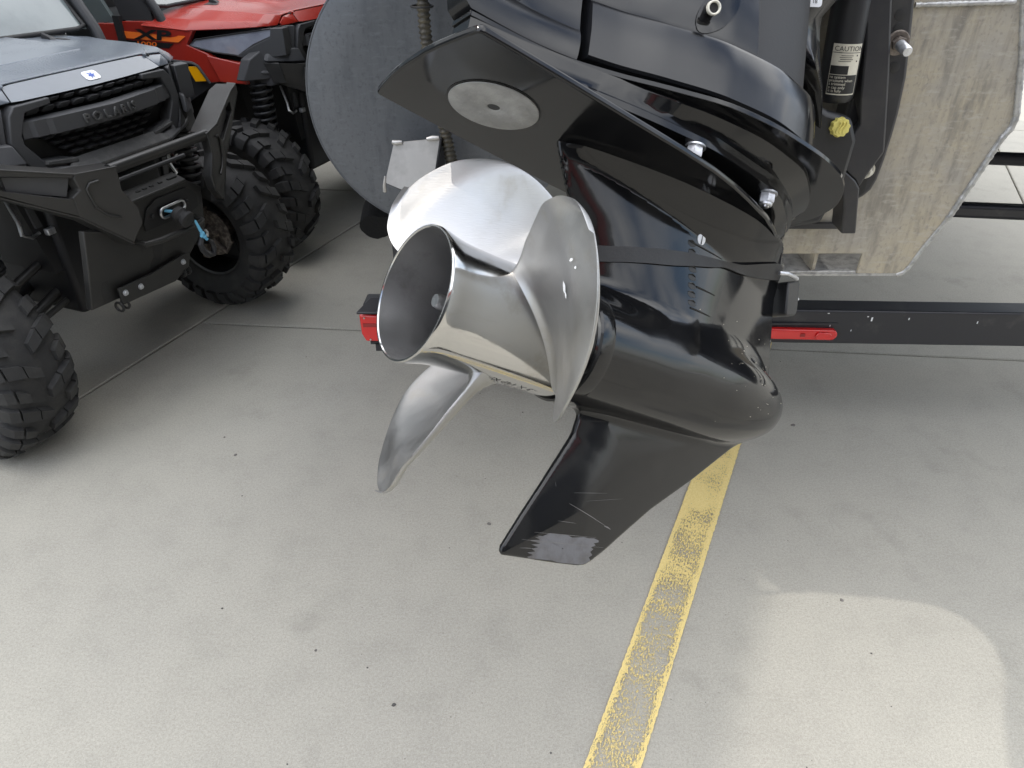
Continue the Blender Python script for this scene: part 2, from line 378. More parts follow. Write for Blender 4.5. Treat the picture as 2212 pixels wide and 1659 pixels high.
# ------------------------------------------------------------------ mesh helpers
class MB:
    def __init__(s): s.v = []; s.f = []
    def add(s, v, f):
        o = len(s.v); s.v += [tuple(map(float, p)) for p in v]; s.f += [tuple(i + o for i in q) for q in f]; return s
    def box(s, c, d, m=None):
        hx, hy, hz = d[0] / 2, d[1] / 2, d[2] / 2
        v = [Vector((x * hx, y * hy, z * hz)) for x in (-1, 1) for y in (-1, 1) for z in (-1, 1)]
        if m: v = [m @ p for p in v]
        v = [p + Vector(c) for p in v]
        return s.add(v, [(0, 1, 3, 2), (4, 6, 7, 5), (0, 4, 5, 1), (2, 3, 7, 6), (0, 2, 6, 4), (1, 5, 7, 3)])
    def prism(s, poly, off):
        n = len(poly); o = Vector(off); a = [Vector(p) for p in poly]
        f = [tuple(range(n)), tuple(range(2 * n - 1, n - 1, -1))]
        f += [(i, i + n, (i + 1) % n + n, (i + 1) % n) for i in range(n)]
        return s.add(a + [p + o for p in a], f)
    def tube(s, path, r, n=12, caps=True):
        P = [Vector(p) for p in path]; rr = r if isinstance(r, (list, tuple)) else [r] * len(P)
        T = [(P[min(i + 1, len(P) - 1)] - P[max(i - 1, 0)]).normalized() for i in range(len(P))]
        u = T[0].orthogonal().normalized(); vs = []
        for i, p in enumerate(P):
            u = (u - T[i] * u.dot(T[i])).normalized(); q = T[i].cross(u)
            vs += [p + (u * math.cos(a) + q * math.sin(a)) * rr[i] for a in (2 * math.pi * k / n for k in range(n))]
        f = [(i * n + k, i * n + (k + 1) % n, (i + 1) * n + (k + 1) % n, (i + 1) * n + k) for i in range(len(P) - 1) for k in range(n)]
        if caps: f += [tuple(range(n - 1, -1, -1)), tuple((len(P) - 1) * n + k for k in range(n))]
        return s.add(vs, f)
    def lathe(s, prof, o=(0, 0, 0), ax=(1, 0, 0), n=48, caps=True):
        """prof: (along, radius)"""
        ax = Vector(ax).normalized(); u = ax.orthogonal().normalized(); q = ax.cross(u); o = Vector(o); vs = []
        for (t, r) in prof:
            vs += [o + ax * t + (u * math.cos(a) + q * math.sin(a)) * r for a in (2 * math.pi * k / n for k in range(n))]
        m = len(prof)
        f = [(i * n + k, i * n + (k + 1) % n, (i + 1) * n + (k + 1) % n, (i + 1) * n + k) for i in range(m - 1) for k in range(n)]
        if caps: f += [tuple(range(n - 1, -1, -1)), tuple((m - 1) * n + k for k in range(n))]
        return s.add(vs, f)
    def loft(s, loops, caps=True):
        n = len(loops[0]); vs = [p for lp in loops for p in lp]; m = len(loops)
        f = [(i * n + k, i * n + (k + 1) % n, (i + 1) * n + (k + 1) % n, (i + 1) * n + k) for i in range(m - 1) for k in range(n)]
        if caps: f += [tuple(range(n - 1, -1, -1)), tuple((m - 1) * n + k for k in range(n))]
        return s.add(vs, f)
    def grid(s, rows):
        m = len(rows); n = len(rows[0])
        return s.add([p for r in rows for p in r], [(i * n + k, i * n + k + 1, (i + 1) * n + k + 1, (i + 1) * n + k) for i in range(m - 1) for k in range(n - 1)])
    def hexnut(s, c, ax, r, h):
        ax = Vector(ax).normalized(); c = Vector(c)
        s.lathe([(0, r * 1.22), (h * .12, r * 1.25), (h * .12, r * 1.0)], c, ax, 24, caps=False)
        s.lathe([(h * .1, r * .98), (h * .72, r), (h * .8, r * .93)], c, ax, 6, caps=True)
        s.lathe([(h * .7, r * .82), (h * .95, r * .78), (h, r * .6), (h * .96, r * .42), (h * .8, r * .4)], c, ax, 20)
        return s
    def build(s, name, material, parent=None, ang=38, bevel=0.0, recalc=True, world=None, tri=False, bseg=2):
        me = bpy.data.meshes.new(name)
        me.from_pydata(s.v, [], s.f)
        bm = bmesh.new(); bm.from_mesh(me)
        if recalc: bmesh.ops.recalc_face_normals(bm, faces=bm.faces)
        if tri: bmesh.ops.triangulate(bm, faces=[f for f in bm.faces if len(f.verts) > 4])
        bm.to_mesh(me); bm.free()
        me.materials.append(material)
        for p in me.polygons: p.use_smooth = True
        me.set_sharp_from_angle(angle=R(ang))
        o = bpy.data.objects.new(name, me); COL.objects.link(o)
        if bevel:
            b = o.modifiers.new('bevel', 'BEVEL'); b.width = bevel; b.segments = bseg; b.limit_method = 'ANGLE'; b.angle_limit = R(30)
            b.harden_normals = False
        if parent is not None:
            o.parent = parent
            if world is not None and parent.type == 'EMPTY': o.matrix_parent_inverse = world.inverted()
        return o


def empty(name, mtx, label, cat, group=None):
    o = bpy.data.objects.new(name, None); COL.objects.link(o)
    o.empty_display_size = 0.1
    o.matrix_world = mtx
    o['label'] = label; o['category'] = cat
    if group: o['group'] = group
    return o


def text_mesh(name, s, size, place, material, parent, extrude=0.0, align='CENTER', world=None, xs=1.0, bold=0.0, gap=1.0):
    """place(x, y, z) maps flat text coordinates to local 3-D"""
    cu = bpy.data.curves.new(name, 'FONT'); cu.body = s; cu.size = size; cu.extrude = extrude; cu.offset = bold; cu.space_character = gap
    cu.align_x = align; cu.align_y = 'CENTER'; cu.resolution_u = 3
    t = bpy.data.objects.new(name, cu); COL.objects.link(t)
    dg = bpy.context.evaluated_depsgraph_get()
    me = bpy.data.meshes.new_from_object(t.evaluated_get(dg))
    bpy.data.objects.remove(t)
    for v in me.vertices: v.co = place(v.co.x * xs, v.co.y, v.co.z)
    me.materials.clear(); me.materials.append(material)
    me.name = name
    o = bpy.data.objects.new(name, me); COL.objects.link(o); o.parent = parent
    if world is not None and parent.type == 'EMPTY': o.matrix_parent_inverse = world.inverted()
    return o


def interp(x, xs, ys):
    """smooth (pchip-like) interpolation"""
    xs = np.asarray(xs, float); ys = np.asarray(ys, float)
    x = np.clip(x, xs[0], xs[-1])
    h = np.diff(xs); d = np.diff(ys) / h
    m = np.zeros(len(xs)); m[0] = d[0]; m[-1] = d[-1]
    for i in range(1, len(xs) - 1):
        m[i] = 0 if d[i - 1] * d[i] <= 0 else 2 * d[i - 1] * d[i] / (d[i - 1] + d[i])
    i = np.clip(np.searchsorted(xs, x) - 1, 0, len(xs) - 2)
    t = (x - xs[i]) / h[i]
    return ((2 * t**3 - 3 * t**2 + 1) * ys[i] + (t**3 - 2 * t**2 + t) * h[i] * m[i]
            + (-2 * t**3 + 3 * t**2) * ys[i + 1] + (t**3 - t**2) * h[i] * m[i + 1])


def surface_nets(sdf, lo, hi, h):
    """triangle-free isosurface of a numpy distance function"""
    ax = [np.arange(a, b + h, h) for a, b in zip(lo, hi)]
    X, Y, Z = np.meshgrid(*ax, indexing='ij')
    F = sdf(X, Y, Z)
    S = F < 0
    n = np.array(F.shape) - 1
    acc = np.zeros((*n, 3)); cnt = np.zeros(tuple(n))
    offs = [(a, b, c) for a in (0, 1) for b in (0, 1) for c in (0, 1)]
    def sl(o): return tuple(slice(o[k], o[k] + n[k]) for k in range(3))
    for o in offs:
        for k in range(3):
            if o[k] == 0:
                p = list(o); p[k] = 1
                fa, fb = F[sl(o)], F[sl(p)]
                cr = (fa < 0) != (fb < 0)
                t = np.where(cr, fa / np.where(cr, fa - fb, 1), 0)
                for j in range(3):
                    acc[..., j] += np.where(cr, o[j] + (t if j == k else 0), 0)
                cnt += cr
    act = cnt > 0
    idx = -np.ones(tuple(n), int); idx[act] = np.arange(act.sum())
    ijk = np.argwhere(act)
    V = (ijk + acc[act] / cnt[act][:, None]) * h + np.array(lo)
    Q = []
    for k in range(3):
        a, b = (k + 1) % 3, (k + 2) % 3
        s0 = [slice(1, n[j]) for j in range(3)]; s0[k] = slice(0, n[k])
        s1 = list(s0); s1[k] = slice(1, n[k] + 1)
        A, B = S[tuple(s0)], S[tuple(s1)]
        w_ = np.argwhere(A != B)
        if len(w_) == 0: continue
        g = w_.copy(); g[:, a] += 1; g[:, b] += 1
        def ci(da, db):
            q = g.copy(); q[:, a] += da; q[:, b] += db
            return idx[q[:, 0], q[:, 1], q[:, 2]]
        quad = np.stack([ci(-1, -1), ci(0, -1), ci(0, 0), ci(-1, 0)], 1)
        fl = ~A[tuple(w_.T)]
        quad[fl] = quad[fl][:, ::-1]
        Q.append(quad)
    for _ in range(3):                     # pull the vertices onto the surface
        e = h * 0.25
        f0 = sdf(*V.T)
        G = np.stack([(sdf(*(V + d).T) - sdf(*(V - d).T)) / (2 * e) for d in np.eye(3) * e], 1)
        g2 = np.maximum((G**2).sum(1), 0.05)
        V = V - np.clip(f0 / g2, -h, h)[:, None] * G
    return V, np.concatenate(Q)


def smin(a, b, k):
    t = np.clip(0.5 + 0.5 * (b - a) / k, 0, 1)
    return b * (1 - t) + a * t - k * t * (1 - t)


def poly_sdf(px, py, poly):
    P = np.array(poly); Qn = np.roll(P, -1, 0)
    d = np.full(px.shape, 1e9); ins = np.zeros(px.shape, bool)
    for (x0, y0), (x1, y1) in zip(P, Qn):
        ex, ey = x1 - x0, y1 - y0
        wx, wy = px - x0, py - y0
        t = np.clip((wx * ex + wy * ey) / (ex * ex + ey * ey), 0, 1)
        d = np.minimum(d, (wx - ex * t)**2 + (wy - ey * t)**2)
        c = ((y0 > py) != (y1 > py)) & (px < ex * (py - y0) / (ey if abs(ey) > 1e-12 else 1e-12) + x0)
        ins ^= c
    d = np.sqrt(d)
    return np.where(ins, -d, d)


# ------------------------------------------------------------------ the ground
def ground():
    a = R(67.3); d = Vector((math.cos(a), math.sin(a), 0)); e = Vector((math.cos(R(-5.2)), math.sin(R(-5.2)), 0))
    base = MB().add([(-300, -200, -0.02), (300, -200, -0.02), (300, 500, -0.02), (-300, 500, -0.02)], [(0, 1, 2, 3)])
    g = base.build('ground', M['concrete']); g['kind'] = 'structure'; g['label'] = 'grey broom finished concrete lot'
    o = Vector((-1.354, 3.005, 0)); nrm = Vector((d.y, -d.x, 0)); se = 3.65 / e.dot(nrm)
    O = o + d * ((2.873 - 3.005) / d.y) * 0.0
    # point where the cross joint meets the long joint
    gap = 0.005
    for i in range(-2, 2):
        sh = 1.75 if i < 0 else -0.13
        for j in range(-2, 3):
            p0 = O + e * (i * se) + d * (sh + j * 3.9)
            c = [p0, p0 + e * se, p0 + e * se + d * 3.9, p0 + d * 3.9]
            cen = sum(c, Vector()) / 4
            ee, dd = e * gap, d * gap
            t = [c[0] + ee + dd, c[1] - ee + dd, c[2] - ee - dd, c[3] + ee - dd]
            rnd = [(p + (cen - p).normalized() * 0.007) for p in t]
            lo = [Vector((p.x, p.y, -0.03)) for p in t]
            md = [Vector((p.x, p.y, -0.004)) for p in t]
            hi = [Vector((p.x, p.y, 0.0)) for p in rnd]
            mb = MB().loft([lo, md, hi])
            mb.build("slab", M["concrete"], g, ang=10)
    return g


def stripe():
    p = Vector((0.221, 0.868, 0)); a = R(65.65); d = Vector((math.cos(a), math.sin(a), 0)); q = Vector((d.y, -d.x, 0))
    mb = MB(); rows = []
    rnd = random.Random(3)
    N = 160
    for i in range(N + 1):
        y = -1.2 + 3.5 * i / N
        rows.append([(-0.0585 + rnd.uniform(-.0012, .0012), y, 0), (0, y, 0), (0.0585 + rnd.uniform(-.0012, .0012), y, 0)])
    mb.grid(rows)
    o = mb.build('parking_stripe', M['stripe'])
    o.matrix_world = Matrix(((q.x, d.x, 0, p.x), (q.y, d.y, 0, p.y), (0, 0, 1, 0.004), (0, 0, 0, 1)))
    o['kind'] = 'structure'; o['label'] = 'worn yellow painted parking line'


def grit():
    mb = MB(); r = random.Random(11)
    big = [(-.28, 1.02, .006), (-.07, 1.62, .006), (-.5, 1.17, .004), (.90, 1.33, .006), (-.36, 1.12, .003), (1.02, 2.12, .007), (-.95, 1.95, .006), (-1.02, 2.05, .004), (.04, 2.2, .003)]
    pts = big + [(r.uniform(-1.4, 1.5), r.uniform(.85, 2.6), r.choice([.0012, .0015, .0018, .0022, .003])) for _ in range(34)]
    for (x, y, s) in pts:
        h = s * r.uniform(.5, .8); k = 7; lo = []; hi = []
        for q in range(k):
            a = 2 * math.pi * q / k; rr = s * r.uniform(.7, 1.2)
            lo.append((x + rr * math.cos(a), y + rr * math.sin(a), 0.0003)); hi.append((x + rr * .6 * math.cos(a), y + rr * .6 * math.sin(a), h * r.uniform(.8, 1.1)))
        mb.loft([lo, hi])
    o = mb.build('grit', M['grit'], ang=30); o['kind'] = 'stuff'; o['label'] = 'dark grit and stone chips scattered on the concrete'


ground(); stripe(); grit()


def showroom():
    """pale metal-clad showroom behind the parked vehicles; its eave shades the left part of the lot"""
    a = R(66); d = Vector((math.cos(a), math.sin(a), 0)); n = Vector((d.y, -d.x, 0))
    o = Vector((.385, 1.05, 0)) - n * 6.0 - d * 5.0          # corner at the near end
    m = Matrix(((d.x, -n.x, 0, o.x), (d.y, -n.y, 0, o.y), (0, 0, 1, 0), (0, 0, 0, 1)))
    root = empty('showroom_building', m, 'pale metal clad showroom building behind the parked utility vehicles', 'building')
    Lb, hb, dp = 30.0, 7.55, 12.0
    wall = mat('metal_siding', (0.80, 0.80, 0.78), 0.45, bump=0.1, bscale=20, vary=0.08, vscale=2)
    MB().box((Lb / 2, dp / 2, hb / 2), (Lb, dp, hb)).build('wall', wall, root)
    MB().box((Lb / 2, dp / 2, hb + .12), (Lb + .16, dp + .16, .28)).build('roof', M['trailer'], root, bevel=.02)
    MB().box((Lb / 2, -.03, 5.9), (Lb, .05, .55)).build('fascia_band', M['red_paint'], root)
    for i in range(5):
        MB().box((3.2 + i * 4.6, -.02, 1.9), (3.6, .06, 3.2)).build('window', M['windshield'], root)
    return root


showroom()


def service_building():
    """service bay behind the photographer: only its reflections and its shade on the sky light reach the picture"""
    root = empty('service_building', Matrix.Translation((5.5, -3.6, 0)), 'grey service building with red fascia facing the motor, seen only as reflections', 'building')
    wall = mat('service_siding', (0.30, 0.30, 0.29), 0.6, bump=0.1, bscale=20, vary=0.1, vscale=2)
    MB().box((0, -4, 2.6), (14, 8, 5.2)).build('wall', wall, root)
    MB().box((0, .03, 4.5), (14, .1, .5)).build('fascia_band', M['red_paint'], root)
    for i in range(3):
        MB().box((-4.4 + i * 4.4, .02, 1.75), (3.4, .08, 3.3)).build('bay_door', M['trailer'], root)
    return root


service_building()

# ------------------------------------------------------------------ outboard motor (local frame: x forward along the propeller shaft, y to port, z up)
MM = Matrix(((0.77503, -0.60065, 0.19633, -0.0966), (0.37522, 0.68741, 0.62184, 0.6390), (-0.50846, -0.40827, 0.75814, 1.2789), (0, 0, 0, 1)))
motor = empty('outboard_motor', MM, 'glossy black outboard motor tilted up on the boat, with a steel propeller', 'outboard motor')

SKEG = [(0.300, -.03), (0.240, -.040), (0.240, -0.078), (0.237, -0.096), (0.231, -0.109), (0.206, -0.157), (0.186, -0.194), (0.1665, -0.232), (0.1665, -.239), (0.171, -0.243), (0.208, -0.2445),
        (0.253, -0.2465), (0.284, -0.247), (0.296, -.245), (0.305, -0.240), (0.324, -0.226), (0.351, -0.203), (0.392, -0.169), (0.461, -0.122), (0.549, -0.056), (0.566, -0.040), (0.54, -.02)]


def sd_gear(X, Y, Z):
    rho = np.sqrt(Y * Y + Z * Z)
    # torpedo
    cyl = rho - (0.0675 - 0.012 * np.clip((X - 0.44) / 0.2, 0, 1)**2)
    ex = np.maximum(X - 0.42, 0)
    ra, rb, ne = 0.191, 0.0675, 2.25
    qa, qb = ex / ra, rho / rb
    S_ = (qa**ne + qb**ne)**(1 / ne) + 1e-9
    gx = (qa / S_)**(ne - 1) / ra; gr = (qb / S_)**(ne - 1) / rb
    ell = (S_ - 1) / np.sqrt(gx**2 + gr**2 + 1e-9)
    torp = np.where(X < 0.42, rho - 0.0675, ell)
    torp = np.maximum(torp, 0.2060 - X)
    # strut
    zz = np.clip(Z, -0.02, 0.220)
    zs = [-.02, 0.06, 0.10, 0.135, 0.165, 0.19, 0.220]
    xl = interp(zz, zs, [.585, .597, .590, .584, .579, .578, .580])
    xt = interp(zz, zs, [.215, .212, .200, .183, .164, .149, .133])
    hh = interp(zz, zs, [.052, .046, .039, .0345, .031, .0285, .026])
    xx_ = np.clip(X, .13, .58)
    zc = interp(xx_, [.13, .20, .30, .415, .50, .58], [.204, .198, .186, .169, .160, .152])
    fa = interp(xx_, [.13, .20, .30, .40, .50, .56, .58], [.006, .018, .036, .044, .032, .010, .003])
    flare = fa * np.clip((zz - zc) / (.2147 - zc), 0, 1.15)**1.35
    u = (X - xt) / (xl - xt)
    uu = np.clip(u, -1.0, 2.0)
    prof = np.where(uu < .5, 1 - np.abs(1 - 2 * np.where(uu > 0, np.abs(uu)**0.80 * .5**.20, uu))**2.2, 1 - .22 * (2 * uu - 1)**2)
    st = (np.abs(Y) - hh * prof - flare * np.clip(prof * 3, 0, 1)) * 0.66
    st = np.maximum(np.minimum(st, np.abs(Y) - .0032), (xt - X) * .8)     # blunt trailing edge
    wedge = (X - xl) * 0.225 + (np.abs(Y) - flare) * 0.90            # flat facets meeting at the leading edge
    st = -smin(-st, -wedge, 0.016)
    st = np.maximum(st, Z - 0.2190); st = np.maximum(st, -0.02 - Z)
    # skeg
    dp = poly_sdf(X, Z, SKEG)
    e_ = np.clip(-dp / 0.080, 0, 1)
    th = 0.0032 + 0.0100 * (1 - (1 - e_)**2) * np.clip(1.0 + (Z + 0.06) * 2.0, 0.45, 1.0)
    sk = -smin(-(dp + 0.0008), -(np.abs(Y) - th) * 0.95, 0.0035)
    return smin(smin(torp, st, 0.020), sk, 0.010)


V, Q = surface_nets(sd_gear, (0.13, -0.085, -0.256), (0.64, 0.085, 0.224), 0.0030)
gm = MB(); gm.add(V, Q)
gearcase = gm.build('gearcase', M['gloss_black'], motor, ang=50)

# worn paint near the skeg tip and scratches (thin chips and scores standing on the starboard face)
def on_skeg(x, z):
    X = np.array([x]); Zz = np.array([z]); y = -0.03
    for _ in range(40):
        f = sd_gear(X, np.array([y]), Zz)[0]
        y += max(min(f, .004), -.004)
    return y
def on_gear(x, z, side=-1):
    y = side * 0.11
    for _ in range(60):
        f = sd_gear(np.array([x]), np.array([y]), np.array([z]))[0]
        y -= side * max(min(f * .9, .006), -.006)
    return y

wear = MB()
rw = random.Random(5)
top = [(0.209 + 0.0088 * i, -0.2125 + rw.uniform(-.0012, .0012) - (.004 if i in (0, 1) else 0)) for i in range(12)]
right = [(0.307, -.2155), (.299, -.2175), (.303, -.2195), (.296, -.2225), (.301, -.2245), (.2965, -.228), (.302, -.2315), (.297, -.2345), (.301, -.238)]
bot = [(0.295 - 0.0088 * i, -0.2440 + (.0016 if i == 0 else 0) + (.0016 if i > 5 else 0)) for i in range(11)]
left = [(.204, -.2405), (.212, -.2385), (.2025, -.2362), (.213, -.2340), (.207, -.2315), (.2155, -.2290), (.205, -.2268), (.217, -.2245), (.199, -.2222), (.215, -.2205), (.207, -.2180), (.218, -.2160)]
ring = top + right + bot + left
cx = sum(p[0] for p in ring) / len(ring); cz = sum(p[1] for p in ring) / len(ring)
def sk3(x, z, e=0.0003): return (x, on_skeg(x, z) - e, z)
rings = []
for s in (1.0, .8, .6, .4, .2, .02):
    rings.append([sk3(cx + (x - cx) * s, cz + (z - cz) * s) for x, z in ring])
wear.loft(rings, caps=False)
wear.build('worn_patch', M['wear'], motor, ang=80)
sc = MB()
for (x0, z0, x1, z1, wd) in [(0.246, -.176, 0.319, -.198, .0009), (0.309, -.196, 0.322, -.199, .0018), (0.205, -.213, 0.30, -.2105, .0006), (0.190, -.2225, 0.318, -.2215, .0007), (0.234, -.197, 0.262, -.197, .0005), (0.19, -.232, .21, -.231, .0006),
                         (.25, -.163, .30, -.157, .0004), (.27, -.17, .33, -.16, .0003), (.222, -.155, .224, -.160, .0006)]:
    a = [sk3(x0 + (x1 - x0) * t, z0 + (z1 - z0) * t, .0005) for t in np.linspace(0, 1, 8)]
    sc.grid([a, [(p[0], p[1], p[2] + wd * (1 - abs(2 * i / 7 - 1) * .7)) for i, p in enumerate(a)]])
sc.build('scratch', M['scratch'], motor)
dm = MB()
for _ in range(46):
    x = rw.gauss(.50, .06); z = rw.gauss(.035, .025)
    if x > .60: continue
    y = on_gear(x, z); s = rw.uniform(.0004, .0010)
    dm.box((x, y, z), (s * rw.uniform(1, 2.2), s, s))
o = dm.build('dirt_speck', M['dirt'], motor); o['kind'] = 'stuff'

# gear case rear rim and thrust ring
MB().lathe([(0.1955, .0590), (0.1935, .0655), (0.1955, .0680), (0.2095, .0686), (0.215, .0674)], caps=False, n=64).build('rear_rim', M['gloss_black'], motor)
MB().lathe([(0.1905, .045), (0.1905, .0575), (0.1960, .0585), (0.1990, .059), (0.209, .040)], n=64).build('thrust_ring', M['steel'], motor)

# anti-ventilation plate
ST = [(-.0525, 0), (-.0525, .022), (-.0505, .045), (-.0485, .060), (-.0455, .080), (-.0425, .0955), (-.0385, .0985), (.003, .1005), (.07, .1028), (.14, .1045), (.22, .107), (.277, .1065), (.32, .102), (.357, .0955), (.416, .0825), (.455, .068), (.488, .0525), (.52, .036), (.55, .020), (.576, .006)]
Z0, Z1 = 0.2147, 0.2228
def sym(pts, z, sx=1.0): return [(x, -w_, z) for x, w_ in pts] + [(x, w_, z) for x, w_ in reversed(pts) if w_ > 0]
pl = MB().loft([sym(ST, Z0), sym(ST, Z1)])
pl.build('anti_ventilation_plate', M['gloss_black'], motor, ang=30, bevel=.0036, bseg=4)
# anode disc with a screw hole
an = MB().lathe([(0, .0), (0, .0065), (.0009, .0071), (.0016, .0085), (.0016, .046), (.0010, .0478), (0, .0481)], (.046, 0, Z0 - .0011), (0, 0, -1), 72, caps=False)
an.build('anode', M['anode'], motor, recalc=False)
MB().lathe([(0, 0.0), (0, .0068)], (.046, 0, Z0 - .0013), (0, 0, -1), 24, caps=False).build('anode_screw', M['satin_black'], motor)
MB().lathe([(.0004, .0478), (.0004, .0500)], (.046, 0, Z0), (0, 0, -1), 72, caps=False).build('anode_groove', M['ink'], motor)

# drain screw and water intake on the starboard side
def side_frame(x, z):
    y = on_gear(x, z); e = .002
    g = [sd_gear(np.array([x + e * a]), np.array([y + e * b]), np.array([z + e * c]))[0] - sd_gear(np.array([x - e * a]), np.array([y - e * b]), np.array([z - e * c]))[0] for a, b, c in ((1, 0, 0), (0, 1, 0), (0, 0, 1))]
    return Vector((x, y, z)), Vector(g).normalized()
p, nn = side_frame(.3633, .1763)
sw = MB().lathe([(-.001, .0072), (.0012, .0072), (.0015, .0066), (.0015, 0)], p, nn, 28, caps=False)
scr = sw.build('drain_screw', M['white'], motor)
MB().box(p + nn * .0016, (.0014, .0006, .0135), None).build('screw_slot', M['ink'], scr)
for x, z in ((.3468, .1646), (.3492, .1538), (.3528, .1329), (.3533, .1225), (.3543, .1118), (.3549, .1011), (.3564, .0902)):
    p, nn = side_frame(x, z)
    tz = Vector((-.15, 0, 1)); tz = (tz - nn * nn.dot(tz)).normalized(); tx = nn.cross(tz)
    if tx.x < 0: tx = -tx
    poly = []
    for k in range(14):
        a = 2 * math.pi * k / 14
        q = tx * (.0072 * math.cos(a)) + tz * (.0032 * math.sin(a) * (1.0 if math.cos(a) > -.2 else 1.25)) + tz * (-.0012 * math.cos(a))
        poly.append(p + q + nn * .0002)
    s_ = MB().prism(poly, -nn * .002).build('intake_slot', M['ink'], motor)
    lip = [p - tx * .0062 + tz * .0035 + nn * .0004, p + tz * .0042 + nn * .0010, p + tx * .0062 + tz * .0018 + nn * .0004]
    MB().tube(lip, [.0004, .0009, .0003], 8).build('slot_lip', M['gloss_black'], s_)
for (x0, z0, x1, z1) in ((.362, .1137, .401, .1137), (.3533, .0841, .3936, .0838), (.3431, .1668, .4096, .1655)):
    a = []
    for t in np.linspace(0, 1, 6):
        p, nn = side_frame(x0 + (x1 - x0) * t, z0 + (z1 - z0) * t); a.append(p + nn * .0003)
    MB().tube(a, [.0011, .0011, .0010, .0009, .0007, .0004], 8).build('casting_ridge', M['gloss_black'], motor)
p, nn = side_frame(.5018, .0529)
MB().lathe([(-.0005, .0042), (.0009, .0042), (.0003, .003), (-.001, .0026), (-.001, 0)], p, nn, 20, caps=False).build('pitot_hole', M['satin_black'], motor)

# driveshaft housing foot between the plate and the splash plate
def outline(pts, z, n=46):
    xs = [q[0] for q in pts]; ws = [q[1] for q in pts]
    t = (1 - np.cos(np.linspace(0, math.pi, n))) / 2
    X = xs[0] + (xs[-1] - xs[0]) * t; W = interp(X, xs, ws)
    return [(x, -w_, z) for x, w_ in zip(X, W)] + [(x, w_, z) for x, w_ in list(zip(X, W))[::-1]]
A0 = [(-.008, .0155), (.05, .022), (.12, .036), (.25, .052), (.40, .050), (.50, .036), (.545, .020), (.560, .004)]
A1 = [(-.010, .0155), (.05, .028), (.12, .050), (.22, .072), (.30, .084), (.40, .082), (.48, .056), (.54, .026), (.562, .005)]
A2 = [(-.010, .0155), (.05, .031), (.12, .057), (.22, .084), (.30, .0965), (.40, .0955), (.47, .070), (.53, .034), (.565, .006)]
A3 = [(-.010, .0155), (.05, .030), (.12, .054), (.22, .080), (.30, .0925), (.40, .0925), (.47, .074), (.53, .040), (.568, .006)]
A4 = [(-.010, .0155), (.05, .030), (.13, .056), (.20, .082), (.27, .108), (.35, .122), (.41, .120), (.47, .098), (.53, .060), (.570, .008)]
hb = MB().loft([outline(A0, .2232), outline(A0, .234), outline(A1, .2415), outline(A2, .2455), outline(A2, .2530), outline(A3, .2560), outline(A3, .2640), outline(A4, .2745), outline(A4, .2775)])
hb.build('housing_foot', M['gloss_black'], motor, ang=42)
# flange nuts
for (x, y) in ((.262, -.0855), (.404, -.0865)):
    nt_ = MB().hexnut((x, y, .2440), (0, 0, -1), .0098, .0175).build('flange_nut', M['nut'], motor, ang=25)
    MB().lathe([(0, .0045), (.0186, .0045), (.0196, .0038)], (x, y, .2440), (0, 0, -1), 14).build('stud', M['chrome'], nt_)

SP = [(-.012, .0165), (.08, .032), (.145, .061), (.20, .094), (.27, .130), (.35, .1465), (.41, .150), (.45, .1465), (.485, .136), (.54, .098), (.565, .062), (.578, .028), (.5825, .002)]
MB().loft([outline(SP, .2778, 60), outline(SP, .2832, 60)]).build('splash_plate', M['gloss_black'], motor, ang=30, bevel=.0016)

# covers
CV = [(-.022, .0155), (.04, .022), (.08, .030), (.145, .055), (.20, .086), (.27, .119), (.35, .1355), (.39, .1345), (.43, .122), (.465, .090), (.488, .045), (.4935, .004)]
def cut_loop(x0, x1, z, inset, n=40):
    xs = [q[0] for q in CV]; ws = [q[1] for q in CV]
    X = np.linspace(x0, x1, n)
    W = np.maximum(interp(X, xs, ws) - inset, .002)
    return [(x, -w_, z) for x, w_ in zip(X, W)] + [(x, w_, z) for x, w_ in list(zip(X, W))[::-1]]
fc = MB().loft([cut_loop(.1215, .4935, .2925, .004, 70), cut_loop(.1205, .4935, .2950, .0005, 70), cut_loop(.1195, .4925, .325, .002, 70), cut_loop(.118, .490, .3545, .006, 70), cut_loop(.118, .489, .3595, .0085, 70), cut_loop(.12, .485, .3615, .013, 70)])
fc.build('front_cover', M['gloss_cover'], motor, ang=35)
pc = MB().loft([cut_loop(.118, .300, .3600, .0105), cut_loop(.117, .300, .366, .0090), cut_loop(.112, .298, .42, .016), cut_loop(.105, .294, .50, .030), cut_loop(.10, .29, .62, .042), cut_loop(.10, .29, .80, .05)])
pc.build('cowl_panel', M['gloss_cover'], motor, ang=35)
inner = MB().loft([cut_loop(.0, .46, .284, .022), cut_loop(.06, .46, .40, .03), cut_loop(.10, .42, .80, .06)])
inner.build('cowl_core', M['matte_black'], motor)
